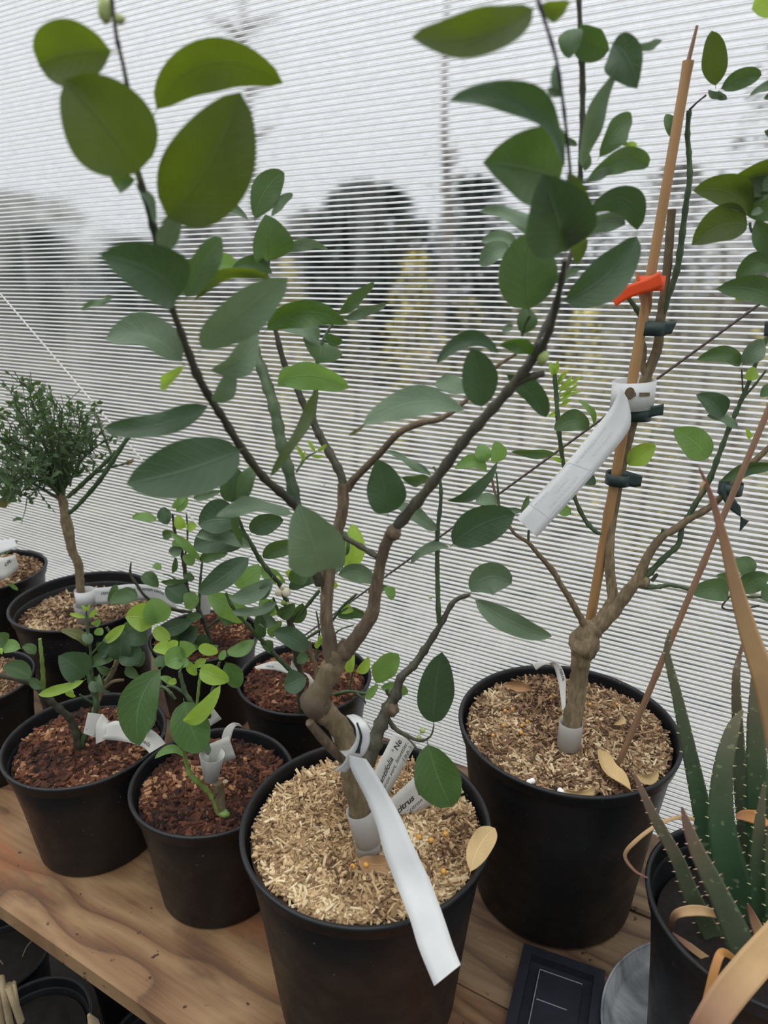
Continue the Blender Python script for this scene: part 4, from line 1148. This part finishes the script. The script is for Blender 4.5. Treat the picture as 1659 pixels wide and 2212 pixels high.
ALOE('ad', [(1590, 2100, .57, 8), (1540, 2080, .58, 16), (1490, 2045, .59, 16), (1452, 2015, .60, 3)], teeth=False, flat=.4)
ALOE('ao', [(1585, 2070, .54, 12), (1560, 2058, .53, 18), (1545, 2090, .52, 18), (1530, 2150, .51, 18), (1512, 2220, .50, 14), (1505, 2280, .50, 8)], teeth=False, flat=.4)
ALOE('ao', [(1700, 1770, .66, 30), (1650, 1768, .66, 34), (1610, 1762, .66, 24), (1590, 1765, .66, 8)], teeth=False, flat=.4, concave=.8)
ALOE('ad', [(1500, 1770, .665, 8), (1465, 1766, .665, 8), (1420, 1782, .66, 8), (1372, 1818, .655, 9), (1350, 1848, .655, 8), (1370, 1880, .65, 6), (1400, 1897, .645, 3)], teeth=False, flat=.8, concave=0)
ALOE('ad', [(1522, 1040, .575, 8), (1515, 1052, .575, 7), (1512, 1075, .575, 2)], teeth=False, flat=.5)

# ======== canes, ties and clip ========
def cane_mat(name, c):
    m, nt, b = mat(name); f = noise_(nt, 1.0, None, 5, (120, 120, 8)); 
    lk(nt, mix(nt, f, tuple(x * .72 for x in c), tuple(x * 1.25 for x in c)), b.inputs['Base Color']); b.inputs['Roughness'].default_value = .5; return m
M['cane'] = cane_mat('golden_bamboo', (.34, .19, .075)); M['cane2'] = cane_mat('reddish_cane', (.25, .145, .085))
def cane(name, mt, a, b, w0, w1, label, nodes=(), tipx=None):
    pa, pb = P(*a), P(*b); mb = MB(); pts, rad = [], []
    for i in range(61):
        t = i / 60; p = pa.lerp(pb, t); r = (w0 * PX(pa) * (1 - t) + w1 * PX(pb) * t) / 2
        for k in nodes: r *= 1 + .22 * math.exp(-((t - k) / .007) ** 2)
        pts.append(p); rad.append(r)
    mb.tube(pts, rad, 14, bump=.04)
    root = mb.build(name, M[mt], org=pa); tag(root, label, 'cane')
    if tipx:
        t_ = MB(); q0 = pb; q1 = P(*tipx); t_.tube([q0, q0.lerp(q1, .4), q1], [.0024, .0022, .0015], 8); t_.build('side_shoot', M['cane2'], root)
    return root
YO = -.05
cane('bamboo_cane', 'cane', (1229, 1602, .925), (1487, 132, .895), 21, 22, 'thick golden bamboo cane tied beside the trunk of the staked tree', (.155, .42, .56, .64, .995), (1506, 55, .89))
cane('plant_stake', 'cane2', (1336, 1650, .862), (1668, 866, .80), 13, 13, 'thin reddish-brown cane leaning right out of the large right pot', (.3, .62))
M['tie'] = simple('dark_green_tie_tape', (.012, .030, .026), .5, .2, 60)
m_, nt, b = mat('orange_tape'); b.inputs['Base Color'].default_value = (.80, .12, .025, 1); b.inputs['Roughness'].default_value = .4
tr = nd(nt, 'ShaderNodeBsdfTranslucent'); tr.inputs[0].default_value = (.95, .16, .03, 1); ms = nd(nt, 'ShaderNodeMixShader'); ms.inputs[0].default_value = .4
lk(nt, b.outputs[0], ms.inputs[1]); lk(nt, tr.outputs[0], ms.inputs[2]); lk(nt, ms.outputs[0], nt.nodes['Material Output'].inputs[0]); M['orange'] = m_

def strip_pts(A, B, sub=6):
    a, _ = smooth_path([P(*q) for q in A], [0] * len(A), sub); b, _ = smooth_path([P(*q) for q in B], [0] * len(B), sub); return a, b
def ribbon_mb(mb, a, b, th=.0005, nv=4):
    """flat strip with thickness between two edge lines; returns a map (u, v) -> point, normal"""
    n = len(a); rows = []; nrs = []
    for i in range(n):
        d = a[min(i + 1, n - 1)] - a[max(i - 1, 0)]; s = b[i] - a[i]; nn = d.cross(s).normalized()
        if nn.dot(((a[i] + b[i]) / 2 - CAM)) > 0: nn = -nn
        nrs.append(nn)
        f = [a[i].lerp(b[i], j / nv) + nn * th * .5 for j in range(nv + 1)]; k = [a[i].lerp(b[i], j / nv) - nn * th * .5 for j in range(nv, -1, -1)]
        rows.append(f + k)
    mb.grid(rows, closed=True); c = len(rows[0]); mb.add(rows[0], [tuple(range(c))[::-1]]); mb.add(rows[-1], [tuple(range(c))])
    L = [0]
    for i in range(1, n): L.append(L[-1] + ((a[i] + b[i]) / 2 - (a[i - 1] + b[i - 1]) / 2).length)
    def mp(s, v, lift=.0004):                   # s metres along, v metres across from edge b
        s = max(0, min(L[-1] - 1e-6, s)); i = max(k for k in range(n) if L[k] <= s); i = min(i, n - 2)
        t = (s - L[i]) / max(1e-9, L[i + 1] - L[i]); A_ = a[i].lerp(a[i + 1], t); B_ = b[i].lerp(b[i + 1], t); W_ = (A_ - B_).length
        return B_.lerp(A_, v / W_) + nrs[i].lerp(nrs[i + 1], t).normalized() * (th * .5 + lift)
    return mp, L[-1]
def band_mb(mb, c, rx, ry, h, tilt=0, up=None, th=.0006, a0=0, a1=6.2832):
    up = (up or Vector((0, 0, 1))).normalized(); ex = Vector((1, 0, 0)); ex = (ex - up * ex.dot(up)).normalized(); ey = up.cross(ex)
    A = [c + ex * rx * math.cos(t) + ey * ry * math.sin(t) + up * (h / 2 + tilt * math.cos(t)) for t in np.linspace(a0, a1, 33)]
    B = [p - up * h for p in A]
    rows = []
    for p, q, t in zip(A, B, np.linspace(a0, a1, 33)):
        o_ = (ex * math.cos(t) + ey * math.sin(t)) * th; rows.append([p, q, q + o_, p + o_])
    mb.grid(rows, closed=True)
TXT = {}
def text_part(parent, name, s, size, mp, s0, v0, mt, bold=0.0, shear=0.0, flip=False):
    cu = bpy.data.curves.new('t', 'FONT'); cu.body = s; cu.size = size; cu.offset = bold * size; cu.shear = shear; cu.resolution_u = 3
    ob = bpy.data.objects.new('t', cu); COL.objects.link(ob); dg = bpy.context.evaluated_depsgraph_get(); dg.update()
    me = bpy.data.meshes.new_from_object(ob.evaluated_get(dg)); mb = MB()
    mb.add([mp(s0 + (v.co.x if not flip else -v.co.x), v0 + v.co.y) for v in me.vertices], [tuple(p.vertices) for p in me.polygons])
    bpy.data.objects.remove(ob); bpy.data.curves.remove(cu); bpy.data.meshes.remove(me)
    if mb.f: mb.build(name, mt, parent, smooth=False)
def tie(pts, c, rx, ry, h, label, up=None):
    mb = MB(); band_mb(mb, c, rx, ry, h, 0, up); a, b = strip_pts(*pts); ribbon_mb(mb, a, b, .0008)
    tag(mb.build('plant_tie', M['tie'], org=c), label, 'plant tie')
k_ = PX(P(1400, 705, .91))
tie((((1400, 697, .897), (1430, 697, .897), (1463, 694, .90)), ((1400, 722, .897), (1430, 724, .897), (1450, 721, .90))), P(1406, 709, .912), 30 * k_, .019, .016, 'dark green tie around cane and branch just below the orange tape')
tie((((1385, 876, .897), (1410, 877, .897), (1434, 872, .90)), ((1385, 906, .897), (1410, 900, .897), (1432, 896, .90))), P(1374, 892, .914), 32 * k_, .020, .016, 'dark green tie around cane and branch right under the white keyhole tag')
tie((((1345, 1021, .898), (1362, 1020, .90), (1388, 1028, .90)), ((1345, 1044, .898), (1368, 1052, .90), (1384, 1050, .90))), P(1335, 1033, .913), 27 * k_, .018, .015, 'dark green tie around cane and branch, lowest of the three in the middle')
mb = MB(); a, b = strip_pts([(1562, 1042, .835), (1556, 1065, .832), (1572, 1095, .83), (1592, 1112, .832), (1618, 1125, .835)], [(1590, 1048, .835), (1582, 1068, .832), (1592, 1085, .83), (1600, 1100, .832), (1598, 1148, .835)]); ribbon_mb(mb, a, b, .0008)
band_mb(mb, P(1578, 1055, .842), .013, .013, .014); tag(mb.build('plant_tie', M['tie'], org=P(1580, 1080, .83)), 'twisted dark green tie hanging from the thin reddish cane at the right', 'plant tie')
mb = MB(); a, b = strip_pts([(1652, 694, .79), (1690, 690, .79)], [(1650, 726, .79), (1690, 724, .79)]); ribbon_mb(mb, a, b, .0008); tag(mb.build('plant_tie', M['tie'], org=P(1665, 710, .79)), 'dark green tie cut by the right edge of the picture', 'plant tie')
mb = MB(); a, b = strip_pts([(1320, 640, .885), (1345, 620, .885), (1372, 610, .883), (1400, 600, .880), (1426, 585, .880)], [(1330, 662, .885), (1352, 648, .885), (1375, 638, .883), (1402, 630, .880), (1430, 620, .880)]); ribbon_mb(mb, a, b, .0008)
band_mb(mb, P(1404, 612, .905), .016, .016, .017); tag(mb.build('orange_tape', M['orange'], org=P(1375, 630, .885)), 'bright orange plastic tape wrapped round the bamboo cane', 'tape')

YO = -.03
# ======== white plant tags ========
def paper(name, c=(.68, .69, .68), spk=True, tw=.25):
    m, nt, b = mat(name); f = noise_(nt, 150, detail=2); g = noise_(nt, 22, detail=4)
    col = mix(nt, ramp(nt, g, [(.4, (0, 0, 0)), (.8, (1, 1, 1))]), c, tuple(x * .86 for x in c))
    if spk: col = mix(nt, ramp(nt, f, [(.72, (0, 0, 0)), (.76, (1, 1, 1))]), col, (.30, .24, .18))
    lk(nt, col, b.inputs['Base Color']); b.inputs['Roughness'].default_value = .55
    tr = nd(nt, 'ShaderNodeBsdfTranslucent'); tr.inputs[0].default_value = (.62, .63, .63, 1); ms = nd(nt, 'ShaderNodeMixShader'); ms.inputs[0].default_value = tw
    lk(nt, b.outputs[0], ms.inputs[1]); lk(nt, tr.outputs[0], ms.inputs[2]); lk(nt, ms.outputs[0], nt.nodes['Material Output'].inputs[0]); return m
M['tag'] = paper('clean_white_tag', spk=False); M['tagd'] = paper('soil_specked_white_tag', (.64, .63, .585))
M['ink'] = simple('black_print', (.02, .02, .022), .6); M['ghost'] = simple('print_showing_through', (.50, .51, .53), .6, .05)
def newtag(name, A, B, mt, label, cat='plant tag', th=.0005, extra=None):
    mb = MB(); a, b = strip_pts(A, B); mp, L = ribbon_mb(mb, a, b, th)
    if extra: extra(mb)
    o = mb.build(name, M[mt], org=(a[0] + b[0]) / 2); tag(o, label, cat); return o, mp, L
# long blank tag looped round the centre trunk
def loop(mb):
    a, b = strip_pts([(722, 1664, .655), (742, 1648, .650), (752, 1625, .645), (768, 1600, .643), (768, 1572, .645), (758, 1556, .655), (748, 1546, .67)],
                     [(748, 1668, .655), (765, 1650, .650), (788, 1628, .645), (799, 1600, .645), (795, 1568, .648), (780, 1550, .66), (764, 1543, .675)]); ribbon_mb(mb, a, b)
    a, b = strip_pts([(714, 1566, .70), (716, 1590, .70), (728, 1615, .69), (752, 1640, .655)], [(752, 1560, .712), (752, 1585, .712), (758, 1610, .70), (770, 1628, .655)]); ribbon_mb(mb, a, b)
o, mp, L = newtag('plant_tag', [(755, 1632, .640), (759, 1663, .638), (791, 1726, .632), (814, 1785, .620), (830, 1844, .605), (857, 1914, .585), (885, 1985, .560), (904, 2047, .540), (938, 2130, .515)],
    [(791, 1640, .640), (808, 1665, .638), (840, 1718, .632), (868, 1770, .620), (892, 1825, .605), (930, 1905, .585), (958, 1980, .560), (978, 2040, .540), (995, 2084, .525)], 'tag', 'long blank white tag looped round the leaning trunk of the front middle tree', extra=loop)
mb = MB(); a, b = strip_pts([(769, 1562, .640), (777, 1590, .637), (772, 1615, .638), (766, 1626, .640)], [(773, 1560, .640), (783, 1590, .637), (779, 1615, .638), (778, 1628, .640)]); ribbon_mb(mb, a, b, .0006); mb.build('slot', M['ink'], o)
def sleeve(name, segs, mt, label, cat='trunk sleeve'):
    mb = MB()
    for (x0, y0, Y0, w0), (x1, y1, Y1, w1) in segs:
        p0, p1 = P(x0, y0, Y0), P(x1, y1, Y1); r0, r1 = w0 * PX(p0) / 2, w1 * PX(p1) / 2; d = (p1 - p0).normalized(); e1 = d.orthogonal().normalized(); e2 = d.cross(e1)
        rows = [[p + (e1 * math.cos(t) + e2 * math.sin(t)) * r for t in np.linspace(0, 2 * math.pi, 29)[:-1]] for p, r in ((p0, r0), (p1, r1), (p1, r1 - .0005), (p0, r0 - .0005))]
        mb.grid(rows + [rows[0]], closed=True)
    o = mb.build(name, M[mt], org=P(*segs[0][0][:3])); tag(o, label, cat); return o
sleeve('trunk_sleeve', [((777, 1748, .70, 60), (795, 1815, .70, 60)), ((789, 1802, .70, 56), (800, 1850, .70, 52))], 'tagd', 'off-white sleeve round the foot of the front middle trunk')
YO = -.05
sleeve('trunk_sleeve', [((1234, 1560, .886, 50), (1228, 1612, .885, 50))], 'tagd', 'short white sleeve round the foot of the thick trunk in the right pot')
YO = -.015
o, mp, L = newtag('plant_label', [(775, 1720, .75), (810, 1663, .765), (850, 1585, .79)], [(815, 1762, .75), (842, 1710, .765), (899, 1606, .79)], 'tagd', 'speckled white label printed aurantifolia, the farther of two in the front middle pot', 'plant label')
text_part(o, 'print', 'citrus  aurantifolia  \' Ne', .0112, mp, L - .112, .0185, M['ink'], .012, .2)
text_part(o, 'print', '( citron vert, limettier, lime mexicaine', .0078, mp, L - .074, .0100, M['ink'], 0, .2); text_part(o, 'print', '( p.p. )', .0068, mp, L - .024, .0035, M['ink'], 0, .2)
o, mp, L = newtag('plant_label', [(800, 1762, .735), (846, 1724, .74), (908, 1667, .755), (930, 1650, .76)], [(830, 1828, .735), (877, 1785, .74), (937, 1730, .755), (955, 1712, .76)], 'tagd', 'speckled white label printed citrus a, the nearer of two in the front middle pot', 'plant label')
text_part(o, 'print', 'citrus  a', .0125, mp, .036, .0235, M['ink'], .022, .1); text_part(o, 'print', '( \' citron vert', .0088, mp, .042, .0125, M['ink'], 0, .2)
YO = -.05
# keyhole tag on the staked tree
c_ = P(1367, 852, .915); 
def kb(mb): band_mb(mb, c_, 46 * k_, .024, 62 * k_, .002)
o, mp, L = newtag('plant_tag', [(1341, 838, .886), (1320, 880, .882), (1285, 925, .875), (1200, 1028, .855), (1116, 1119, .835)], [(1356, 862, .886), (1363, 905, .878), (1348, 945, .872), (1258, 1052, .852), (1160, 1160, .832)], 'tag', 'long white tag hanging down to the left from the bamboo cane', extra=kb)
for s0, v0, w_, h_ in ((.045, .026, .055, .0022), (.050, .016, .035, .0015), (.125, .020, .022, .0018), (.118, .012, .045, .002), (.150, .007, .02, .0015), (.152, .028, .022, .0015)):
    mb = MB(); rg = random.Random(int(s0 * 999 + v0 * 777)); x = 0
    while x < w_:
        l = rg.uniform(.002, .006); q = [mp(s0 + x, v0), mp(s0 + x + l, v0), mp(s0 + x + l, v0 + h_), mp(s0 + x, v0 + h_)]; mb.add(q, [(0, 1, 2, 3)]); x += l + rg.uniform(.0008, .0025)
    mb.build('print', M['ghost'], o, smooth=False)
mb = MB(); q = [mp(.105, .004), mp(.178, .004), mp(.178, .035), mp(.105, .035)]
for i in range(4):
    A_, B_ = q[i], q[(i + 1) % 4]; d = (B_ - A_).normalized(); s = d.cross((A_ - CAM).normalized()) * .0003; mb.add([A_ - s, B_ - s, B_ + s, A_ + s], [(0, 1, 2, 3)])
mb.build('print_frame', M['ghost'], o, smooth=False)
mb = MB(); f0 = P(1360, 850, .8885); mb.add([f0 + Vector((math.cos(t) * .0062, -.0002, math.sin(t) * .0075)) for t in np.linspace(0, 6.28, 20)[:-1]], [tuple(range(19))])
for x0, x1 in ((1368, 1377), (1381, 1404)):
    mb.add([P(x0, 848, .8885), P(x1, 848, .892), P(x1, 856, .892), P(x0, 857, .8885)], [(0, 1, 2, 3)])
mb.build('keyhole', M['bark'], o, smooth=False)
# curled label in the right pot
o, mp, L = newtag('plant_label', [(1150, 1434, .99), (1172, 1428, .985), (1195, 1440, .97), (1205, 1470, .95), (1210, 1500, .93), (1214, 1535, .905)], [(1158, 1448, .985), (1180, 1434, .975), (1205, 1432, .96), (1221, 1462, .945), (1222, 1500, .925), (1222, 1530, .905)], 'tagd', 'curled white label behind the thick trunk in the right pot', 'plant label')
text_part(o, 'print', 'citrus', .008, mp, .05, .002, M['ink'], .01)
YO = 0.0
# tag in the front left pot
q5 = lambda x, y: (180 + x / 4.366, 1500 + y / 4.366)
def ex1(mb):
    for A, B in (([(*q5(45, 172), .955), (*q5(0, 365), .95)], [(*q5(190, 190), .955), (*q5(112, 410), .95)]), ([(*q5(178, 180), .95), (*q5(120, 290), .945), (*q5(120, 468), .94)], [(*q5(250, 262), .95), (*q5(215, 330), .94), (*q5(215, 425), .935)])):
        a, b = strip_pts(A, B); ribbon_mb(mb, a, b)
o, mp, L = newtag('plant_tag', [(*q5(200, 290), .945), (*q5(300, 250), .94), (*q5(430, 268), .945), (*q5(590, 312), .95), (*q5(690, 365), .95), (*q5(776, 462), .945)], [(*q5(185, 425), .935), (*q5(280, 432), .93), (*q5(415, 450), .925), (*q5(525, 482), .925), (*q5(580, 510), .925), (*q5(625, 556), .92)], 'tagd', 'curved white tag printed rus across the front left pot', extra=ex1)
text_part(o, 'print', 'citrus', .0155, mp, L - .066, .0175, M['ink'], .028, .15); text_part(o, 'print', '( papeda,', .0095, mp, L - .045, .0055, M['ink'], 0, .15)
YO = -.07
# tag in the bright cutting's pot
o = sleeve('plant_tag', [((458, 1630, .893, 54), (456, 1683, .893, 30))], 'tagd', 'white specked tag rolled into a cone round the stump of the bright green cutting', 'plant tag')
mb = MB()
for A, B in (([(*q5(1185, 470), .905), (*q5(1370, 395), .91)], [(*q5(1200, 690), .905), (*q5(1440, 600), .91)]), ([(*q5(1150, 300), .93), (*q5(1182, 72), .935)], [(*q5(1165, 320), .93), (*q5(1306, 232), .935)]),
             ([(*q5(1300, 430), .915), (*q5(1330, 330), .92), (*q5(1400, 270), .925), (*q5(1470, 275), .925)], [(*q5(1385, 440), .915), (*q5(1410, 350), .92), (*q5(1440, 300), .925), (*q5(1500, 305), .93)])):
    a, b = strip_pts(A, B); ribbon_mb(mb, a, b)
mb.build('flap', M['tagd'], o)
mb = MB(); c0 = P(*q5(1183, 198), .931); mb.add([c0 + Vector((.0035 * math.cos(t), 0, .006 * math.sin(t))) for t in np.linspace(0, 6.28, 14)[:-1]], [tuple(range(13))]); mb.build('hole', M['ink'], o)
YO = -.02
# tag on the thorny tree
o, mp, L = newtag('plant_tag', [(204, 1270, 1.37), (235, 1268, 1.36), (280, 1262, 1.35), (330, 1266, 1.345), (372, 1290, 1.34)], [(207, 1306, 1.37), (238, 1304, 1.36), (285, 1298, 1.35), (332, 1298, 1.345), (385, 1318, 1.33)], 'tag', 'white printed tag sticking out right from the bare crooked trunk at the back left',
    extra=lambda mb: (band_mb(mb, P(184, 1290, 1.385), 20 * PX(P(184, 1290, 1.385)), .018, 36 * PX(P(184, 1290, 1.385)))))
text_part(o, 'print', 'citrus  australasica \' citron caviar', .0115, mp, .016, .0225, M['ink'], .01, .1); text_part(o, 'print', '25000721', .010, mp, .03, .006, M['ink'], 0, 0)
sleeve('trunk_sleeve', [((181, 1306, 1.385, 42), (184, 1345, 1.385, 30))], 'tagd', 'cone of white plastic round the foot of the bare crooked trunk at the back left')
YO = -.045
# tags in the remaining pots
o, mp, L = newtag('plant_tag', [(550, 1440, 1.10), (597, 1428, 1.10), (630, 1445, 1.09)], [(552, 1444, 1.09), (595, 1448, 1.09), (624, 1456, 1.08)], 'tagd', 'white tag on the rim and stem of the bush right behind the front middle pot')
text_part(o, 'print', 'citrus', .006, mp, .02, .004, M['ink'])
mb = MB()
for A, B in (([(630, 1426, 1.07), (622, 1472, 1.06)], [(642, 1446, 1.07), (646, 1466, 1.06)]), ([(655, 1452, 1.065), (668, 1470, 1.06), (662, 1508, 1.06)], [(668, 1457, 1.07), (680, 1478, 1.065), (668, 1506, 1.07)])):
    a, b = strip_pts(A, B); ribbon_mb(mb, a, b)
mb.build('flap', M['tagd'], o)
newtag('plant_tag', [(432, 1284, 1.37), (430, 1330, 1.37)], [(458, 1284, 1.375), (454, 1326, 1.375)], 'tagd', 'small white tag standing behind the slender green bush in the printed pot')
o, mp, L = newtag('plant_tag', [(-20, 1204, 1.46), (8, 1204, 1.45), (33, 1198, 1.46)], [(-20, 1254, 1.46), (12, 1250, 1.44), (41, 1226, 1.46)], 'tagd', 'white tag printed cit in the pot at the left edge, farthest up the bench')
text_part(o, 'print', 'cit.', .014, mp, L - .028, .026, M['ink'], .02)
mb = MB(); a, b = strip_pts([(-15, 1170, 1.49), (30, 1162, 1.5)], [(-15, 1200, 1.47), (38, 1182, 1.48)]); ribbon_mb(mb, a, b); mb.build('flap', M['tag'], o)

YO = 0.0
# ======== fallen leaves, granules, flecks ========
M['dead'] = leaf_mat('dry_tan_leaf', (.52, .36, .15), (.55, .40, .20), (.5, .32, .1), .7, .2)
M['deadb'] = leaf_mat('dry_brown_leaf', (.30, .16, .075), (.34, .2, .1), (.3, .15, .05), .7, .1)
def fallen(mt, bx, by, tx, ty, w, Y0, Y1, label, bow=.1, curl=.15, fold=.5, roll=.3):
    b, t = P(bx, by, Y0), P(tx, ty, Y1); mb = MB(); leaf_mesh(mb, b - b * 0, t, w * PX(b), bow, roll, curl, fold)
    tag(mb.build('fallen_leaf', M[mt], org=b), label, 'fallen leaf')
def zs(x, y, z): return PZ(x, y, z + .010).y
fallen('dead', 1014, 1892, 1072, 1786, 52, zs(1014, 1892, 1.052), zs(1072, 1786, 1.062), 'large dry tan leaf lying on the right rim of the front middle pot', -.08, .05, .25, .1)
fallen('dead', 1372, 1712, 1304, 1612, 34, zs(1372, 1712, 1.05), zs(1304, 1612, 1.062), 'folded golden dry leaf at the foot of the thin reddish cane', -.22, .1, .8, .7)
fallen('dead', 1366, 1668, 1424, 1668, 22, zs(1366, 1668, 1.056), zs(1424, 1668, 1.058), 'pale golden dry leaf against the right rim of the large right pot', .2, .1, .6)
fallen('dead', 1208, 1704, 1300, 1692, 18, zs(1208, 1704, 1.05), zs(1300, 1692, 1.052), 'narrow pale dry leaf along the front rim of the large right pot', .15, .1, .6)
fallen('deadb', 1084, 1480, 1150, 1492, 20, zs(1084, 1480, 1.055), zs(1150, 1492, 1.055), 'brown curled dry leaf near the back left rim of the large right pot', -.1, .1, .6)
fallen('dead', 1322, 1566, 1348, 1542, 14, zs(1322, 1566, 1.055), zs(1348, 1542, 1.056), 'small tan leaf scrap right of the thick trunk in the large right pot')
fallen('deadb', 1395, 700, 1374, 586, 22, .855, .85, 'orange-brown dry leaf caught upright behind the orange tape', .05, .05, .5)
fallen('deadb', 770, 1852, 850, 1862, 40, zs(770, 1852, 1.032), zs(850, 1862, 1.034), 'rusty brown leaf litter at the foot of the front middle trunk', .1, .1, .3)
fallen('deadb', 268, 1000, 288, 992, 10, 1.38, 1.38, 'tiny brown leaf hanging among the long thorny shoots at the left')
M['gran'] = simple('orange_fertiliser_granule', (.62, .30, .05), .4, .1, 60); M['perl'] = simple('white_perlite', (.80, .79, .74), .8)
def pellets(lst, z, mt, name, group, label, rad):
    proto = None
    for x, y in lst:
        p = PZ(x, y, z)
        if proto is None:
            mb = MB(); mb.lathe([(0, -rad), (rad * .7, -rad * .7), (rad, 0), (rad * .7, rad * .7), (0, rad)], 10); o = proto = mb.build(name, M[mt], org=(0, 0, 0))
        else: o = proto.copy(); COL.objects.link(o)
        o.location = p; tag(o, label, 'granule', group)
pellets([(1091, 1535), (1107, 1532), (1088, 1567), (1139, 1558), (1128, 1567), (1126, 1583), (1190, 1506), (1274, 1521), (1333, 1521), (1196, 1605), (1065, 1588), (1240, 1622)], 1.0600, 'gran', 'fertiliser_granule', 'orange granules in the large right pot', 'small round orange granule on the brown chips of the large right pot', .0028)
pellets([(962, 1801), (958, 1882), (931, 1815), (762, 1872), (791, 1868), (905, 1808)], 1.040, 'gran', 'fertiliser_granule', 'orange granules in the front middle pot', 'small round orange granule on the straw-coloured chips', .0036)
pellets([(1143, 1690), (1150, 1687), (1210, 1708), (1213, 1711)], 1.058, 'perl', 'perlite_grain', 'white grains in the large right pot', 'white grain near the front rim of the large right pot', .0042)

# ======== black square tray ========
A_, B_, C_ = PZ(1132, 2037, ZT + .018), PZ(1308, 2097, ZT + .018), PZ(1072, 2212, ZT + .018)
ex_ = (B_ - A_); ex_.z = 0; wd_ = ex_.length; ex_.normalize(); ey_ = Vector((ex_.y, -ex_.x, 0)); ln_ = .20; O_ = A_.copy(); O_.z = ZT + .0005
MT = simple('black_tray_plastic', (.012, .013, .020), .38, .3, 40); ML = simple('grey_edge_highlight', (.20, .20, .22), .5)
tr_ = empty('square_tray', O_ + ex_ * wd_ / 2 + ey_ * ln_ / 2, 'flat black square tray on the bench between the two big pots', 'tray')
mb = MB(); t_ = .014
mb.box(O_, ex_ * wd_, ey_ * ln_, Z * .004)
for o0, e1, e2 in ((O_, ex_ * wd_, ey_ * t_), (O_ + ey_ * (ln_ - t_), ex_ * wd_, ey_ * t_), (O_ + ey_ * t_, ex_ * t_, ey_ * (ln_ - 2 * t_)), (O_ + ex_ * (wd_ - t_) + ey_ * t_, ex_ * t_, ey_ * (ln_ - 2 * t_))): mb.box(o0 + Z * .004, e1, e2, Z * .014)
mb.build('tray_body', MT, tr_, smooth=False)
i0 = O_ + ex_ * .028 + ey_ * .028
mb = MB(); mb.box(i0 + Z * .004, ex_ * (wd_ - .056), ey_ * (ln_ - .056), Z * .008); mb.build('raised_panel', MT, tr_, smooth=False)
for o0, e1 in ((i0 + Z * .0121, ex_ * (wd_ - .056)), (i0 + Z * .0121, ey_ * (ln_ - .056)), (i0 + ex_ * .004 + ey_ * .045 + Z * .0121, ex_ * (wd_ - .075))):  # thin grey strips paint the highlights on the panel edges
    s = ey_ if abs(e1.normalized().dot(ex_)) > .5 else ex_; mb = MB(); mb.box(o0, e1, s * .0012, Z * .0006); mb.build('edge_highlight', ML, tr_, smooth=False)

# ======== pots on the floor, lower left ========
def floorpot(key, c, R, zr, label, seed, n=26):
    r = potted(key, 'nursery_pot', c, R, zr, .002, 'soil', label, 'pot', 0, 0, 0, 0, sink=.035, seed=seed)
    rg = random.Random(seed)
    for k in range(4):
        x, y = c[0] + rg.uniform(-.5, .5) * R, c[1] + rg.uniform(-.5, .5) * R; z = zr - .03; mb = MB(); d = Vector((rg.gauss(0, 1), rg.gauss(0, 1), .3)).normalized()
        p = [Vector((x, y, z)) + d * .018 * i + Vector((rg.gauss(0, .004), rg.gauss(0, .004), .006 * math.sin(i))) for i in range(4)]
        mb.tube(p, [.0006] * 4, 5); mb.build('root_strand', M['straw_'], r)
    return r
M['straw_'] = simple('dry_straw', (.42, .33, .20), .8)
floorpot('f1', (-.865, 1.165), .105, .26, 'empty-looking black pot of dark soil at the left edge below the bench', 31)
r2 = floorpot('f2', (-.712, 1.000), .112, .26, 'nearest black pot below the bench, with cut pale stems standing in it', 32)
floorpot('f3', (-.600, 1.205), .092, .215, 'black pot half hidden under the bench edge, behind the pot of cut stems', 33)
r4 = floorpot('f4', (-.470, 1.010), .098, .205, 'black pot mostly hidden under the bench, last toward the front middle pot', 34)
for x0, y0, x1, y1, w in ((2, 2112, 22, 2200, 14), (18, 2128, 45, 2192, 15), (30, 2122, 42, 2180, 8), (-8, 2130, 4, 2200, 13)):
    yy = .985; a_, b_ = P(x0, y0, yy - .01), P(x1, y1 + 14, yy); mb = MB(); r_ = w * PX(b_) / 2; mb.tube([b_, b_.lerp(a_, .5), a_, a_.lerp(b_, .08)], [r_, r_, r_, r_ * .6], 10, caps=True); mb.build('cut_stem', M['straw_'], r2)
mb = MB(); a_, b_ = P(192, 2192, .96), P(215, 2240, .96); mb.tube([b_, a_.lerp(b_, .4), a_], [.009, .009, .003], 9, bump=.5); mb.build('cut_stem', M['straw_'], r4) if 0 else mb.build('cut_stem', M['straw_'], POT['f2']['root'])
# stray splinters and a root strand caught on wood are left to the bench
